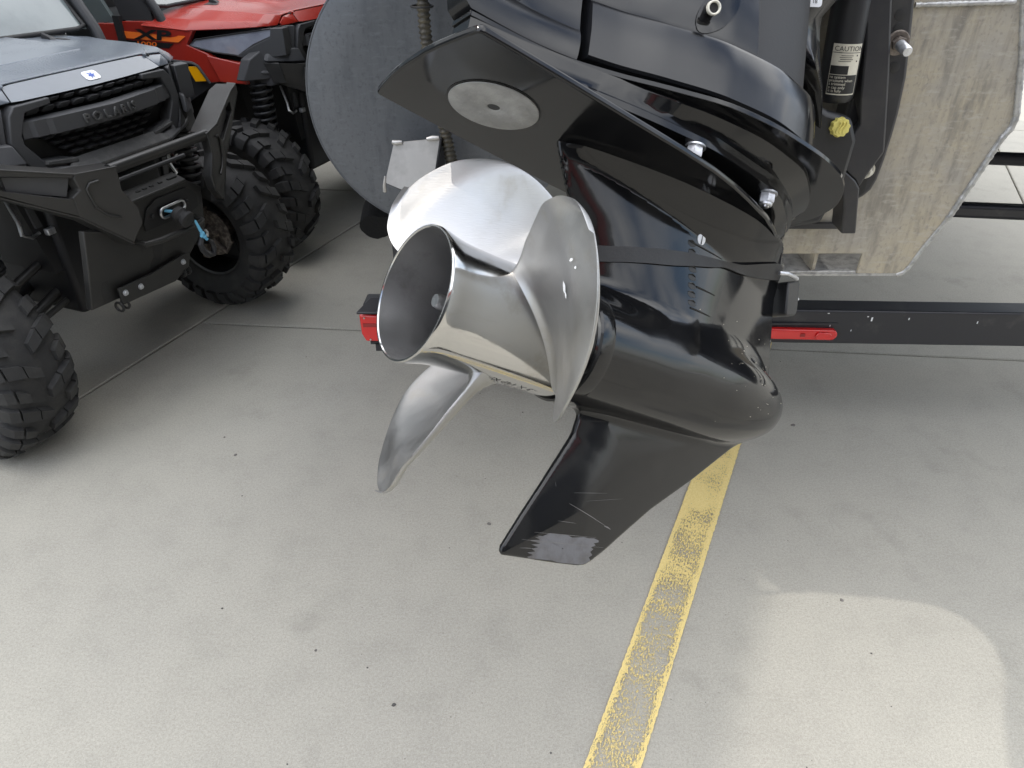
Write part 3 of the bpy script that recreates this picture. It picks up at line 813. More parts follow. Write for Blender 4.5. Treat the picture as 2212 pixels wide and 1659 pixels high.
# rear cover: stepped spine behind the seam
def rl(xr, z, inset, xf=.1095): return cut_loop(xr, xf, z, inset, 24)
rc = MB().loft([rl(-.012, .2850, .0), rl(-.020, .2905, -.001), rl(-.024, .302, -.001), rl(-.020, .3125, .001), rl(-.010, .3190, .004), rl(.038, .3215, .005), rl(.058, .338, .006, .108), rl(.070, .375, .008, .106), rl(.078, .45, .012, .101), rl(.082, .62, .024, .094), rl(.082, .80, .03, .094)])
rc.build('rear_cover', M['gloss_cover'], motor, ang=40)
ec = []
for z, x0, x1, hw in ((.68, -.05, .38, .14), (.70, -.16, .44, .185), (.80, -.22, .47, .20), (1.05, -.22, .47, .20), (1.16, -.20, .42, .17), (1.20, -.10, .33, .10)):
    lp = []
    for k in range(40):
        a = 2 * math.pi * k / 40; c_, s__ = math.cos(a), math.sin(a)
        lp.append(((x0 + x1) / 2 + (x1 - x0) / 2 * math.copysign(abs(c_)**.6, c_), hw * math.copysign(abs(s__)**.6, s__), z))
    ec.append(lp)
MB().loft(ec).build('engine_cowl', M['gloss_cover'], motor, ang=40)
# dark oval recess and water outlet nozzle on the panel
def panel_pt(x, z):
    xs = [q[0] for q in CV]; ws = [q[1] for q in CV]
    ins = float(interp(np.array([z]), [.36, .366, .42, .50, .62], [.0105, .009, .016, .030, .042])[0])
    return Vector((x, -(float(interp(np.array([x]), xs, ws)[0]) - ins), z))
cxr, czr = .247, .397
ringp = []; 
for s in (1.0, .75, .5, .25, .02):
    lp = []
    for k in range(40):
        a = 2 * math.pi * k / 40
        dx = .0185 * math.cos(a) * s; dz = .036 * math.sin(a) * s
        q = panel_pt(cxr + dx + dz * .45, czr + dz); lp.append((q.x, q.y - .0012, q.z))
    ringp.append(lp)
rec = MB().loft(ringp, caps=False).build('nozzle_recess', M['gloss_black'], motor, recalc=False)
n0 = panel_pt(.236, .391)
nd = Vector((-.42, -.82, -.38)).normalized()
nz = MB().lathe([(-.012, .0078), (.0, .0074), (.004, .0068), (.018, .0068)], n0 + Vector((0, .002, 0)), nd, 24, caps=False).build('water_nozzle', M['gloss_black'], motor)
MB().lathe([(.016, .0052), (.0205, .0055), (.0212, .0066), (.0205, .0076), (.016, .0078)], n0 + Vector((0, .002, 0)), nd, 28, caps=False).build('nozzle_rim', M['nozzle'], nz)
MB().lathe([(.0175, .0), (.0175, .0054)], n0 + Vector((0, .002, 0)), nd, 20, caps=False).build('nozzle_bore', M['ink'], nz)

# ------------------------------------------------------------------ propeller
prop = MB().lathe([(.0006, .0664), (-.0006, .0672), (-.0006, .0688), (.001, .0697), (.002, .0697), (.008, .0690), (.016, .0672), (.028, .0648), (.045, .0632), (.08, .0626), (.14, .0633), (.180, .0642), (.187, .0638), (.1905, .060), (.1905, .040)], n=96, caps=False).build('propeller', M['steel'], motor, recalc=False)
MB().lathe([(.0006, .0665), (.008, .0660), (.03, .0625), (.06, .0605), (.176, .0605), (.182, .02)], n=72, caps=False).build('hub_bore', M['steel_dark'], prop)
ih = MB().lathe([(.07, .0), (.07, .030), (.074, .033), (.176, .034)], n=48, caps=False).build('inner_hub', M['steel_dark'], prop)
MB().hexnut((.070, 0, 0), (-1, 0, 0), .0165, .022).build('propeller_nut', M['brake'], prop, ang=25)
MB().lathe([(0, .008), (.03, .008), (.034, .0065)], (.06, 0, 0), (-1, 0, 0), 18).build('shaft_end', M['chrome'], prop)

RR = [.055, .068, .09, .12, .14, .155, .17, .18, .19, .20, .2065]
AL = [44, 42, 34, 21, 13, 6, -3, -10, -18, -28, -40]
AT = [-79, -74, -69, -65, -63, -61.5, -59, -57.5, -55, -51, -44]
PK = 0.0566
def blade_mesh():
    nr, ns = 42, 44
    rs = [.055 + (.2065 - .055) * (1 - (1 - k / (nr - 1))**1.6) for k in range(nr)]
    front, back = [], []
    for r in rs:
        al = R(float(interp(np.array([r]), RR, AL)[0])); at = R(float(interp(np.array([r]), RR, AT)[0]))
        tmax = .0115 * max(0, 1 - (r - .055) / .1515)**1.2 + .0042
        fil = .018 * max(0, 1 - (r - .055) / .026)**2.2
        fr, bk = [], []
        for k in range(ns):
            s = (1 - math.cos(math.pi * k / (ns - 1))) / 2
            a = at + (al - at) * s
            cup = -.006 * max(0, 1 - s / .10)**2 * min(1, (r - .055) / .05)
            x = .079 + PK * a + .60 * (.194 - r) * (1 if r < .16 else 1) + cup
            q_ = min(1, max(0, (r - .16) / .045)); x += .013 * q_ * q_ * (3 - 2 * q_)
            edge = max(0.0, 1 - abs(2 * s - 1)**5.0)
            t = .0026 + (tmax - .0026) * edge**.7
            rd = max(0, (r - .198) / .0085); t *= math.sqrt(max(.02, 1 - rd * rd))
            # thickness runs along the surface normal (helix)
            nx, na = r, -PK
            ln = math.hypot(nx, na); nx /= ln; na /= ln
            def pt(h, fl):
                xx = x + nx * h; aa = a + na * h / r
                if fl:  # root fillet: spread towards the hub
                    xx += nx * fl; aa += na * fl / r
                return (xx, -r * math.sin(aa), r * math.cos(aa))
            fr.append(pt(-t / 2, -fil * (0.35 + .65 * edge))); bk.append(pt(t / 2, fil * (0.35 + .65 * edge)))
        front.append(fr); back.append(bk)
    loops = [f + b[::-1] for f, b in zip(front, back)]
    return MB().loft(loops)
bl0 = None
for k in range(3):
    if bl0 is None:
        bl0 = blade_mesh().build('blade', M['steel_blade'], prop, ang=60)
        b = bl0
    else:
        b = bl0.copy(); COL.objects.link(b); b.parent = prop
    b.rotation_euler = (R(120 * k), 0, 0)

def on_blade(r, deg, k=1, e=.0022):
    a = R(deg); q_ = min(1, max(0, (r - .16) / .045))
    x = .079 + PK * a + .60 * (.194 - r) + .013 * q_ * q_ * (3 - 2 * q_) - e - .5 * (.0115 * max(0, 1 - (r - .055) / .1515)**1.2 + .0042)
    a += R(120 * k)
    return (x, -r * math.sin(a), r * math.cos(a))
for (r, dg, dr, da, n_) in ((.1475, -36, .0035, 2.0, 9), (.149, -33.4, .002, 1.2, 7), (.172, -41, .0026, .45, 7), (.176, -38.6, .0016, .4, 6)):
    MB().add([on_blade(r + dr * math.cos(2 * math.pi * i / n_) * (.7 if i % 2 else 1.15), dg + da * math.sin(2 * math.pi * i / n_) * (1.1 if i % 2 else .7)) for i in range(n_)], [tuple(range(n_))]).build('paint_scuff', M['white'], prop)
# printed size text under the hub (upside down from behind)
def hub_text(x0, a0):
    def f(x, y, z):
        r = .0634 + .0004; a = R(a0) + y / r
        return Vector((x0 - x, -r * math.sin(a), r * math.cos(a)))
    return f
text_mesh('size_print', '15.3 X 14P RH', .0125, hub_text(.136, 169), M['ink'], prop)
text_mesh('origin_print', 'MADE IN USA', .0062, hub_text(.148, 180), M['ink'], prop)
text_mesh('letter_print', 'R', .012, hub_text(.181, 172), M['ink'], prop)

# ------------------------------------------------------------------ flushing strap and block on the leading edge
blk = empty('motor_flusher', MM @ Matrix.Translation((.575, 0, .15)), 'black rubber block with a strap stretched round the gearcase of the motor', 'flusher')
INV = MM @ Matrix.Translation((.575, 0, .15))
IL = Matrix.Translation((-.575, 0, -.15))
SB = [((.1960, .1150), (.1990, .0970)), ((.2186, .1200), (.2224, .1024)), ((.2463, .1274), (.2501, .1100)), ((.2783, .1360), (.2825, .1182)), ((.3103, .1439), (.3149, .1261)), ((.3484, .1524), (.3529, .1373)), ((.3863, .1586), (.3900, .1477)),
      ((.4222, .1640), (.4162, .1557)), ((.4471, .1697), (.4516, .1597)), ((.5033, .1895), (.4912, .1666)), ((.5459, .2035), (.5345, .1775)), ((.5745, .2080), (.5713, .1887))]
sl_ = []
NS = 44
kk = np.linspace(0, len(SB) - 1, NS); ki = np.arange(len(SB))
tx_, tz_ = interp(kk, ki, [q[0][0] for q in SB]), interp(kk, ki, [q[0][1] for q in SB])
bx_, bz_ = interp(kk, ki, [q[1][0] for q in SB]), interp(kk, ki, [q[1][1] for q in SB])
for n_, (ax, az, cx2, cz2) in enumerate(zip(tx_, tz_, bx_, bz_)):
    r3 = [(ax, az), ((ax + cx2) / 2, (az + cz2) / 2), (cx2, cz2)]
    q3 = []
    for x, z in r3:
        y = min(max(on_gear(x, z), -.06), -.0045) - .0005
        q3.append((x, y, z))
    tw = .005 * math.exp(-((n_ / (NS - 1) - .66) / .08)**2)
    o3 = [(x, y - .0030 - (tw if k == 0 else .3 * tw if k == 1 else 0), z) for k, (x, y, z) in enumerate(q3)]
    sl_.append([IL @ Vector(q) for q in o3 + q3[::-1]])
MB().loft(sl_).build('strap', M['strap'], blk, ang=50)
# port half of the strap
sl2 = []
for ax, az, cx2, cz2 in list(zip(tx_, tz_, bx_, bz_))[::4]:
    y0 = max(on_gear(ax, az, 1), on_gear(cx2, cz2, 1), .004) + .0006
    sl2.append([IL @ Vector(q) for q in ((ax, y0, az), (ax, y0 + .003, az), (cx2, y0 + .003, cz2), (cx2, y0, cz2))])
MB().loft(sl2).build('strap', M['strap'], blk, ang=50)
bb = [(.578, -.019, .1885), (.612, -.014, .2005), (.620, -.010, .2000), (.629, -.008, .1580), (.624, -.008, .150), (.605, -.014, .1445), (.590, -.019, .1400), (.583, -.020, .1420)]
MB().prism([IL @ Vector(p) for p in bb], (0.004, .034, .0)).build('block', M['satin_black'], blk, bevel=.003)
MB().tube([IL @ Vector(p) for p in ((.548, -.022, .1915), (.562, -.026, .1945), (.582, -.024, .1965), (.600, -.017, .1995))], .0030, 10).build('pin', M['nut'], blk)
MB().lathe([(0, .0022), (.006, .0022)], IL @ Vector((.628, -.002, .178)), (1, 0, .2), 10).build('bolt_end', M['nut'], blk)

# ------------------------------------------------------------------ swivel bracket, trim cylinder, clamp bracket (parts of the motor, given in world coordinates)
def wpart(mb, name, m, parent=None, **k):
    return mb.build(name, M[m], parent or motor, world=MM, **k)

# smooth swivel bracket shell: rows from the left edge to the right edge, bulging towards the stern
def shell():
    lft = [(.328, 1.62), (.324, 1.52), (.326, 1.455), (.345, 1.438), (.358, 1.427), (.372, 1.414), (.384, 1.402), (.400, 1.390), (.417, 1.379), (.440, 1.360), (.455, 1.330), (.465, 1.306)]
    rgt = [(.520, 1.62), (.4755, 1.515), (.4335, 1.458), (.4345, 1.443), (.4365, 1.431), (.4395, 1.419), (.4425, 1.407), (.447, 1.394), (.451, 1.380), (.4575, 1.361), (.4635, 1.334), (.468, 1.306)]
    rows = []
    for (a, za), (b, zb) in zip(lft, rgt):
        row = []
        for k in range(17):
            t = k / 16
            bulge = .030 * math.sin(math.pi * min(1, t * 1.05))**.8 * min(1, (b - a) / .06) + .018 * max(0, 1 - abs(t - .62) / .3) * max(0, min(1, (1.44 - za) / .04)) * min(1, (b - a) / .05)
            row.append((a + (b - a) * t, 1.135 - bulge + .05 * max(0, .18 - t) / .18 * (za < 1.46), za + (zb - za) * t))
        rows.append(row)
    return rows
rws = shell()
bk = [[(p[0] + .006, p[1] + .05, p[2]) for p in r] for r in rws]
mb = MB()
mb.loft([r + b[::-1] for r, b in zip(rws, bk)])
swv = wpart(mb, 'swivel_bracket', 'gloss_cover', ang=50)
# certification sticker
def flat(o, xd, yd):
    o, xd, yd = Vector(o), Vector(xd).normalized(), Vector(yd).normalized()
    n_ = xd.cross(yd)
    return lambda x, y, z: o + xd * x + yd * y + n_ * z
def panel(mb, o, xd, yd, wx, wy, r=0.0, seg=5, z=0.0):
    f = flat(o, xd, yd); pts = []
    for sx, sy, a0 in ((1, 1, 0), (-1, 1, 90), (-1, -1, 180), (1, -1, 270)):
        for k in range(seg + 1):
            a = R(a0 + 90 * k / seg)
            pts.append(f(sx * (wx / 2 - r) + r * math.cos(a), sy * (wy / 2 - r) + r * math.sin(a), z))
    return mb.add(pts, [tuple(range(len(pts)))])
so, sx_, sy_ = (.392, 1.1005, 1.4935), (1, .0, -.02), (0.0, .28, 1)
st_ = panel(MB(), so, sx_, sy_, .046, .038, .004)
stick = wpart(st_, 'approval_sticker', 'white', swv)
text_mesh('sticker_text', 'CE', .011, lambda x, y, z: flat(so, sx_, sy_)(x - .011, y - .0125, z + .0006), M['ink'], swv, world=MM)
text_mesh('sticker_mark', '18', .007, lambda x, y, z: flat(so, sx_, sy_)(x + .013, y - .0125, z + .0006), M['ink'], swv, world=MM)

# arc shaped mount cover between the panel and the swivel bracket
arc = [(.318, 1.455), (.330, 1.448), (.345, 1.436), (.358, 1.425), (.370, 1.413), (.380, 1.402), (.385, 1.396)]
mb = MB(); mb.prism([(x, 1.100, z) for x, z in arc] + [(.395, 1.10, 1.30), (.318, 1.10, 1.36)], (0, .09, 0))
wpart(mb, 'mount_cover', 'bracket_black', bevel=.004)
# lower mount behind the splash plate
mb = MB().prism([(.36, 1.195, 1.36), (.45, 1.195, 1.345), (.50, 1.195, 1.315), (.54, 1.195, 1.305), (.556, 1.195, 1.27), (.553, 1.195, 1.20), (.53, 1.195, 1.13), (.47, 1.195, 1.12), (.36, 1.195, 1.16)], (0, .03, 0))
wpart(mb, 'lower_mount', 'satin_black', bevel=.008)

# trim cylinder with its caution label
cyl = MB().lathe([(0, .002), (0, .0245), (.006, .0275), (.012, .0285), (.17, .0285), (.178, .026), (.19, .020), (.30, .019)], (.520, 1.235, 1.325), (-.06, 0, 1), 48)
cyl_o = wpart(cyl, 'trim_cylinder', 'satin_black')
def on_cyl(u, v, rr):
    """u: arc metres from the stern-facing line, v: height"""
    a = u / .0285; c = Vector((.520, 1.235, 1.325)) + Vector((-.06, 0, 1)).normalized() * v
    return c + Vector((math.sin(a), -math.cos(a), 0)) * (.0285 + rr)
def cyl_panel(u0, u1, v0, v1, rr):
    mb = MB(); mb.grid([[on_cyl(u0 + (u1 - u0) * i / 12, v, rr) for i in range(13)] for v in (v0, v1)]); return mb
lab = wpart(cyl_panel(-.026, .0200, .013, .087, .0004), 'caution_label', 'cream', cyl_o)
def lt(u, v): return lambda x, y, z: on_cyl(u + x, v + y, .0010)
text_mesh('caution_text', 'CAUTION', .0098, lt(-.001, .0800), M['ink'], cyl_o, world=MM)
wpart(cyl_panel(-.025, .0185, .0742, .0750, .0008), 'label_rule', 'ink', cyl_o)
wpart(cyl_panel(-.025, .0015, .0435, .0560, .0008), 'label_block', 'ink', cyl_o)
for (u0, u1, v) in ((-.012, .006, .0702), (-.014, .004, .0675), (-.013, .006, .0648), (-.015, .003, .062)):
    wpart(cyl_panel(u0, u1, v, v + .0008, .0008), 'label_drawing', 'ink', cyl_o)
for (u, v) in ((.0125, .0705), (.013, .0625)):
    wpart(cyl_panel(u - .0012, u + .0012, v - .001, v + .001, .0008), 'label_dot', 'ink', cyl_o)
wpart(cyl_panel(-.025, .0185, .0150, .0425, .0008), 'label_text_panel', 'ink', cyl_o)
for i, tx_ in enumerate(('re system', 'pressure when', 's trimmed', 'p cap only', 'it is fully')):
    text_mesh('label_text', tx_, .0058, (lambda v: (lambda x, y, z: on_cyl(-.0235 + x, v + y, .0014)))(.0395 - .0051 * i), M['cream'], cyl_o, align='LEFT', world=MM)
# yellow cap
cap = MB()
prof = []
cc = Vector((.520, 1.197, 1.2925)); axc = Vector((.0, -1, .15)).normalized()
for t, s in ((0, 1), (.010, 1), (.013, .93), (.0135, .6)):
    lp = []
    u_ = axc.orthogonal().normalized(); q_ = axc.cross(u_)
    for k in range(40):
        a = 2 * math.pi * k / 40; rr = (.0145 + .0010 * math.cos(10 * a)) * s
        lp.append(cc + axc * t + (u_ * math.cos(a) + q_ * math.sin(a)) * rr)
    prof.append(lp)
cap.loft(prof)
cap_o = wpart(cap, 'filler_cap', 'yellow_cap', ang=30)
for dx in (-.005, .0, .005):
    pth = [cc + axc * .0142 + Vector((dx + .0025 * math.sin(3.2 * t), 0, .0105 * t)) for t in np.linspace(-.85, .85, 9)]
    wpart(MB().tube(pth, .0012, 8), 'cap_rib', 'yellow_cap', cap_o)

# clamp bracket
CB = [(.560, 1.60), (.611, 1.60), (.612, 1.468), (.622, 1.416), (.6325, 1.357), (.6365, 1.30), (.6365, 1.267), (.635, 1.225), (.632, 1.191), (.626, 1.172), (.615, 1.160), (.597, 1.150), (.580, 1.152), (.560, 1.20), (.548, 1.25)]
cl_ = MB().prism([(x, 1.245, z) for x, z in CB], (0, .048, 0))
clamp = wpart(cl_, 'clamp_bracket', 'bracket_black', bevel=.006, bseg=3)
# raised inner flange of the bracket
fl = [(.520, 1.60), (.562, 1.60), (.563, 1.468), (.5865, 1.374), (.605, 1.291), (.6145, 1.247), (.597, 1.210), (.588, 1.187), (.578, 1.20), (.546, 1.225), (.550, 1.262), (.562, 1.291), (.553, 1.329), (.541, 1.405), (.534, 1.437), (.520, 1.456)]
def in3(pts, y): return [(x, y, z) for x, z in pts]
cxf = (.565, 1.36)
back = [(x + (.01 if x > .56 else 0), z) for x, z in fl]
mb = MB().loft([in3([(x, z) for x, z in fl], 1.215), in3(back, 1.2445)])
wpart(mb, 'bracket_flange', 'bracket_black', clamp, bevel=.003)
leg = [(.548, 1.222), (.578, 1.20), (.588, 1.187), (.6025, 1.106), (.577, 1.106), (.570, 1.15)]
wpart(MB().prism(in3(leg, 1.21), (0, .05, 0)), 'bracket_leg', 'bracket_black', clamp, bevel=.003)
for (x, z, r_) in ((.5945, 1.447, .0085), (.5975, 1.4285, .0080), (.6075, 1.372, .0085)):
    h_ = MB().lathe([(.0, r_ * .95), (.003, r_ * .75), (.003, 0)], (x, 1.2447, z), (0, -1, 0), 28, caps=False)
    wpart(MB().lathe([(-.0005, r_), (.0004, r_), (.0007, r_ * .9), (.0006, 0)], (x, 1.2447, z), (0, -1, 0), 28, caps=False), 'bolt_hole', 'ink', clamp)
slot = []
for k in range(24):
    a = 2 * math.pi * k / 24
    slot.append((.605 + .0085 * math.cos(a), 1.2442, 1.1825 + .0085 * math.sin(a) + (.011 if math.sin(a) > 0 else -.011)))
wpart(MB().prism(slot, (0, .003, 0)), 'bolt_slot', 'ink', clamp)
bo = MB().lathe([(0, .0185), (.002, .0185), (.003, .017), (.003, .0)], (.6015, 1.2450, 1.408), (0, -1, 0), 32, caps=False)
bo.hexnut((.6015, 1.242, 1.408), (0, -1, -.1), .0115, .010)
bolt = wpart(bo, 'mounting_bolt', 'brake', clamp, ang=25)
wpart(MB().lathe([(0, .0082), (.030, .0080), (.0325, .0065)], (.6015, 1.236, 1.407), (.0, -1, -.18), 24), 'bolt_stud', 'nut', bolt)
bo = MB().hexnut((.6045, 1.2445, 1.2095), (-.35, -1, -.05), .0125, .018)
wpart(bo, 'mounting_bolt', 'nozzle', clamp, ang=25)

# ------------------------------------------------------------------ pontoon boat
boat = empty('pontoon_boat', Matrix.Translation((.5, 2.5, .95)), 'pontoon boat with dark round pontoon end and bare aluminium motor pod on a trailer', 'boat')
BI = Matrix.Translation((.5, 2.5, .95))
def bpart(mb, name, m, parent=None, **k): return mb.build(name, M[m], parent or boat, world=BI, **k)
for (cx_, nm) in ((-.141, 'a'), (2.35, 'b'), (.69, 'c')):  # middle pontoon is hidden, added to darken the ground under the boat
    log = MB().lathe([(0, .284), (.01, .285), (6.0, .285), (6.7, .20), (7.0, .06)], (cx_, 1.602, 1.245), (0, 1, 0), 96)
    lo = bpart(log, 'pontoon', 'pontoon')
    bpart(MB().lathe([(-.0005, 0.0), (-.0012, .20), (0, .277), (.003, .2845), (.012, .2865)], (cx_, 1.598, 1.245), (0, 1, 0), 96, caps=False), 'end_cap', 'pontoon', lo)
ew = MB().tube([(-.141 + .2855 * math.cos(a), 1.602, 1.245 + .2855 * math.sin(a)) for a in np.linspace(0, 2 * math.pi, 90)], .0022, 8, caps=False)
bpart(ew, 'end_weld', 'pontoon')
# white label at the top of the cap and its water marks
lb = panel(MB(), (-.185, 1.5955, 1.456), (1, 0, -.02), (0, 0, 1), .062, .05, .006)
bpart(lb, 'hull_label', 'white')
text_mesh('label_print', 'MAX', .006, lambda x, y, z: Vector((-.185 + x, 1.5949, 1.4375 + y)), M['ink'], boat, world=BI)
# deck above the frame; rear outline and width shaped for the shade it casts
dk = [(-.85, 1.63), (-.72, 1.675), (-.63, 1.685), (-.59, 1.64), (-.55, 1.585), (-.48, 1.553), (-.32, 1.537), (.10, 1.53), (3.0, 1.53), (3.0, 8.5), (-.85, 8.5)]
bpart(MB().prism([(x, y, 1.623) for x, y in dk], (0, 0, .05)), 'deck', 'pontoon')
# unseen slab added beside the engine, outlined to cast the sunlit patch's edge
sp_ = [(-.32, 1.536), (-.22, 1.522), (-.14, 1.500), (-.095, 1.46), (-.07, 1.41), (-.067, 1.35), (-.085, 1.29), (-.15, 1.185), (-.20, 1.075), (-.23, .96), (.06, .96), (.06, 1.5285), (-.20, 1.5285)]
bpart(MB().prism([(x, y, 1.625) for x, y in sp_], (0, 0, .045)), 'shadow_slab', 'pontoon')
for i in range(7):
    bpart(MB().box((1.07, 2.1 + i * 1.0, 1.585), (3.7, .06, .07)), 'cross_member', 'pod')
# motor pod: aluminium transom box
PB = [(.30, .9895), (.519, .9895), (.6705, .9895), (.6705, 1.0285), (.519, 1.0285), (.30, 1.0285), (.30, 1.455), (.642, 1.4535), (.783, 1.461), (.80, 1.49), (.812, 1.461), (.843, 1.373), (.8675, 1.285), (.8655, 1.262), (.857, 1.247), (.815, 1.108), (.783, 1.040), (.770, 1.000), (.762, .986), (.751, .982), (.6705, .9885)]
plate = [(.46, 1.0285), (.6705, 1.0285), (.6705, .987), (.748, .984), (.760, .989), (.768, 1.000), (.782, 1.038), (.814, 1.107), (.8565, 1.246), (.8665, 1.264), (.8672, 1.284), (.842, 1.373), (.811, 1.461), (.800, 1.500), (.46, 1.500)]
pod = bpart(MB().prism([(x, 1.3015, z) for x, z in plate], (0, .006, 0)), 'motor_pod', 'pod', bevel=.0015)
# side sheet running forward
side = [(.751, .986), (.768, 1.000), (.814, 1.107), (.8565, 1.246), (.8672, 1.275), (.842, 1.373), (.805, 1.500)]
bpart(MB().loft([[(x - .004, 1.3078, z) for x, z in side] + [(x - .010, 1.3078, z) for x, z in side[::-1]], [(x - .004, 2.6, z) for x, z in side] + [(x - .010, 2.6, z) for x, z in side[::-1]]]), 'pod_side', 'pod', pod)
# bottom flange, recessed slot floor and divider
bpart(MB().box((.615, 1.62, .9855), (.29, .64, .0045)), 'pod_floor', 'weld', pod)
bpart(MB().box((.573, 1.3045, .9895), (.19, .006, .0055)), 'floor_lip', 'weld', pod, bevel=.001)
bpart(MB().box((.588, 1.36, 1.0085), (.006, .10, .039)), 'slot_divider', 'pod', pod)
bpart(MB().box((.578, 1.40, 1.0075), (.20, .005, .040)), 'slot_back', 'brake', pod)
bpart(MB().box((.555, 1.296, 1.088), (.10, .010, .010)), 'pod_rib', 'trailer', pod)
# weld bead round the plate edge
rb = random.Random(9)
wp = []
seq = [(.748, .984), (.760, .989), (.768, 1.000), (.782, 1.038), (.814, 1.107), (.8565, 1.246), (.8665, 1.264), (.8672, 1.284), (.842, 1.373), (.811, 1.461), (.800, 1.500)]
for (a, b) in zip(seq[:-1], seq[1:]):
    n_ = max(2, int(math.hypot(b[0] - a[0], b[1] - a[1]) / .0035))
    for k in range(n_):
        t = k / n_; wp.append((a[0] + (b[0] - a[0]) * t, 1.3025, a[1] + (b[1] - a[1]) * t))
bpart(MB().tube(wp, [(.0046 + (.0018 if p[2] > 1.10 else 0)) * rb.uniform(.88, 1.10) for p in wp], 9), 'weld_bead', 'weld', pod, ang=70)
tw = [(.640 + .0035 * i, 1.2995, 1.4545 + .0001 * i) for i in range(46)]
bpart(MB().tube(tw, [.0042 * rb.uniform(.75, 1.2) for _ in tw], 8), 'weld_bead', 'weld', pod, ang=70)
# corrugated hose in front of the pontoon end
hp = [Vector(p) for p in ((-.168, 1.535, 1.56), (-.167, 1.530, 1.46), (-.1655, 1.525, 1.42), (-.165, 1.522, 1.39), (-.161, 1.52, 1.35), (-.152, 1.52, 1.29), (-.1415, 1.52, 1.23), (-.136, 1.52, 1.20), (-.1275, 1.52, 1.15), (-.120, 1.53, 1.10), (-.10, 1.56, 1.04))]
fine = []
for a, b in zip(hp[:-1], hp[1:]):
    n_ = max(3, int((b - a).length / .0018))
    fine += [a.lerp(b, k / n_) for k in range(n_)]
bpart(MB().tube(fine, [.0112 + .0018 * math.sin(i * 2 * math.pi / 5) for i in range(len(fine))], 20), 'corrugated_hose', 'hose', ang=70)
bpart(MB().tube([(-.168 - .02 * math.cos(a), 1.525 + .02 * math.sin(a), 1.427) for a in np.linspace(0, 6.2, 30)], .0020, 8), 'cable_tie', 'matte_black')
# folded sheet bracket below the hose
q4 = [(-.239, 1.183), (-.146, 1.1905), (-.156, 1.14), (-.168, 1.07), (-.250, 1.075), (-.2615, 1.107)]
bk_ = bpart(MB().prism([(x, 1.50 - (1.18 - z) * .25, z) for x, z in q4[:4]] + [(-.2615, 1.482, 1.107)], (0, .003, 0)), 'sheet_bracket', 'sheet')
bpart(MB().prism([(-.2625, 1.483, 1.1085), (-.168, 1.473, 1.071), (-.166, 1.53, 1.068), (-.262, 1.53, 1.094)], (0, 0, -.003)), 'bracket_lip', 'trailer', bk_)
bpart(MB().prism([(-.1455, 1.503, 1.1905), (-.1385, 1.55, 1.188), (-.150, 1.55, 1.07), (-.158, 1.49, 1.13)], (.003, 0, 0)), 'bracket_side', 'trailer', bk_)
bpart(MB().tube([(-.242, 1.50, 1.1845), (-.235, 1.499, 1.1835), (-.222, 1.4985, 1.1845)], [.004, .0055, .004], 10), 'bracket_curl', 'sheet', bk_)
bpart(MB().tube([(-.172, 1.50, 1.1905), (-.160, 1.499, 1.1925), (-.147, 1.4985, 1.193)], [.003, .0055, .004], 10), 'bracket_curl', 'sheet', bk_)
bpart(MB().tube([(-.2605, 1.484, 1.12), (-.2635, 1.481, 1.100), (-.2640, 1.484, 1.088)], [.002, .0035, .0042], 10), 'bracket_curl', 'sheet', bk_)

# ------------------------------------------------------------------ boat trailer
tr = empty('boat_trailer', Matrix.Translation((.6, 2.1, 0)), 'black boat trailer with crossbeam and red lights under the pontoon boat', 'trailer')
TI = Matrix.Translation((.6, 2.1, 0))
def tpart(mb, name, m, parent=None, **k): return mb.build(name, M[m], parent or tr, world=TI, **k)
beam = MB().prism([(-.47, 2.05, .531), (2.6, 1.955, .531), (2.6, 1.955, .412), (-.47, 2.05, .412)], (.003, .075, 0))
tpart(beam, 'crossbeam', 'trailer', bevel=.006)
rt = random.Random(4)
fl_ = MB()
for (x, z, w_, h_) in ((.982, .5215, .010, .003), (1.105, .512, .008, .004), (1.119, .503, .008, .017), (1.232, .506, .006, .009), (1.444, .497, .005, .010), (.996, .478, .004, .006), (1.065, .462, .003, .007)):
    y = 2.05 - (x + .47) * .0309 - .0006
    fl_.box((x, y, z), (w_ * .6, .0006, h_ * .8))
o = tpart(fl_, 'paint_chip', 'white'); o['kind'] = 'stuff'
# tail light on the left end
tl = tpart(MB().prism([(-.474, 2.0, .5185), (-.36, 2.0, .512), (-.36, 2.0, .422), (-.462, 2.0, .423), (-.4735, 2.0, .45)], (0, .045, 0)), 'tail_light', 'lens_red', bevel=.005)
tpart(MB().box((-.415, 1.9992, .4825), (.10, .003, .012)), 'lens_band', 'lens_red_dark', tl)
for (x, z) in ((-.459, .508), (-.447, .431)):
    tpart(MB().lathe([(0, .003), (.003, .0026), (.0035, 0)], (x, 2.0, z), (0, -1, 0), 12, caps=False), 'lens_screw', 'chrome', tl)
tpart(MB().box((-.42, 2.055, .463), (.11, .012, .095)), 'lamp_back', 'trailer', tl, bevel=.003)
tpart(MB().box((-.40, 2.03, .415), (.10, .05, .010)), 'lamp_shelf', 'trailer', tl)
tpart(MB().prism([(-.478, 1.985, .528), (-.36, 1.985, .528), (-.36, 2.07, .536), (-.447, 2.07, .536)], (0, 0, .008)), 'lamp_plate', 'trailer', bevel=.002)
tpart(MB().box((-.42, 2.02, .4), (.03, .03, .03)), 'plate_stay', 'trailer')
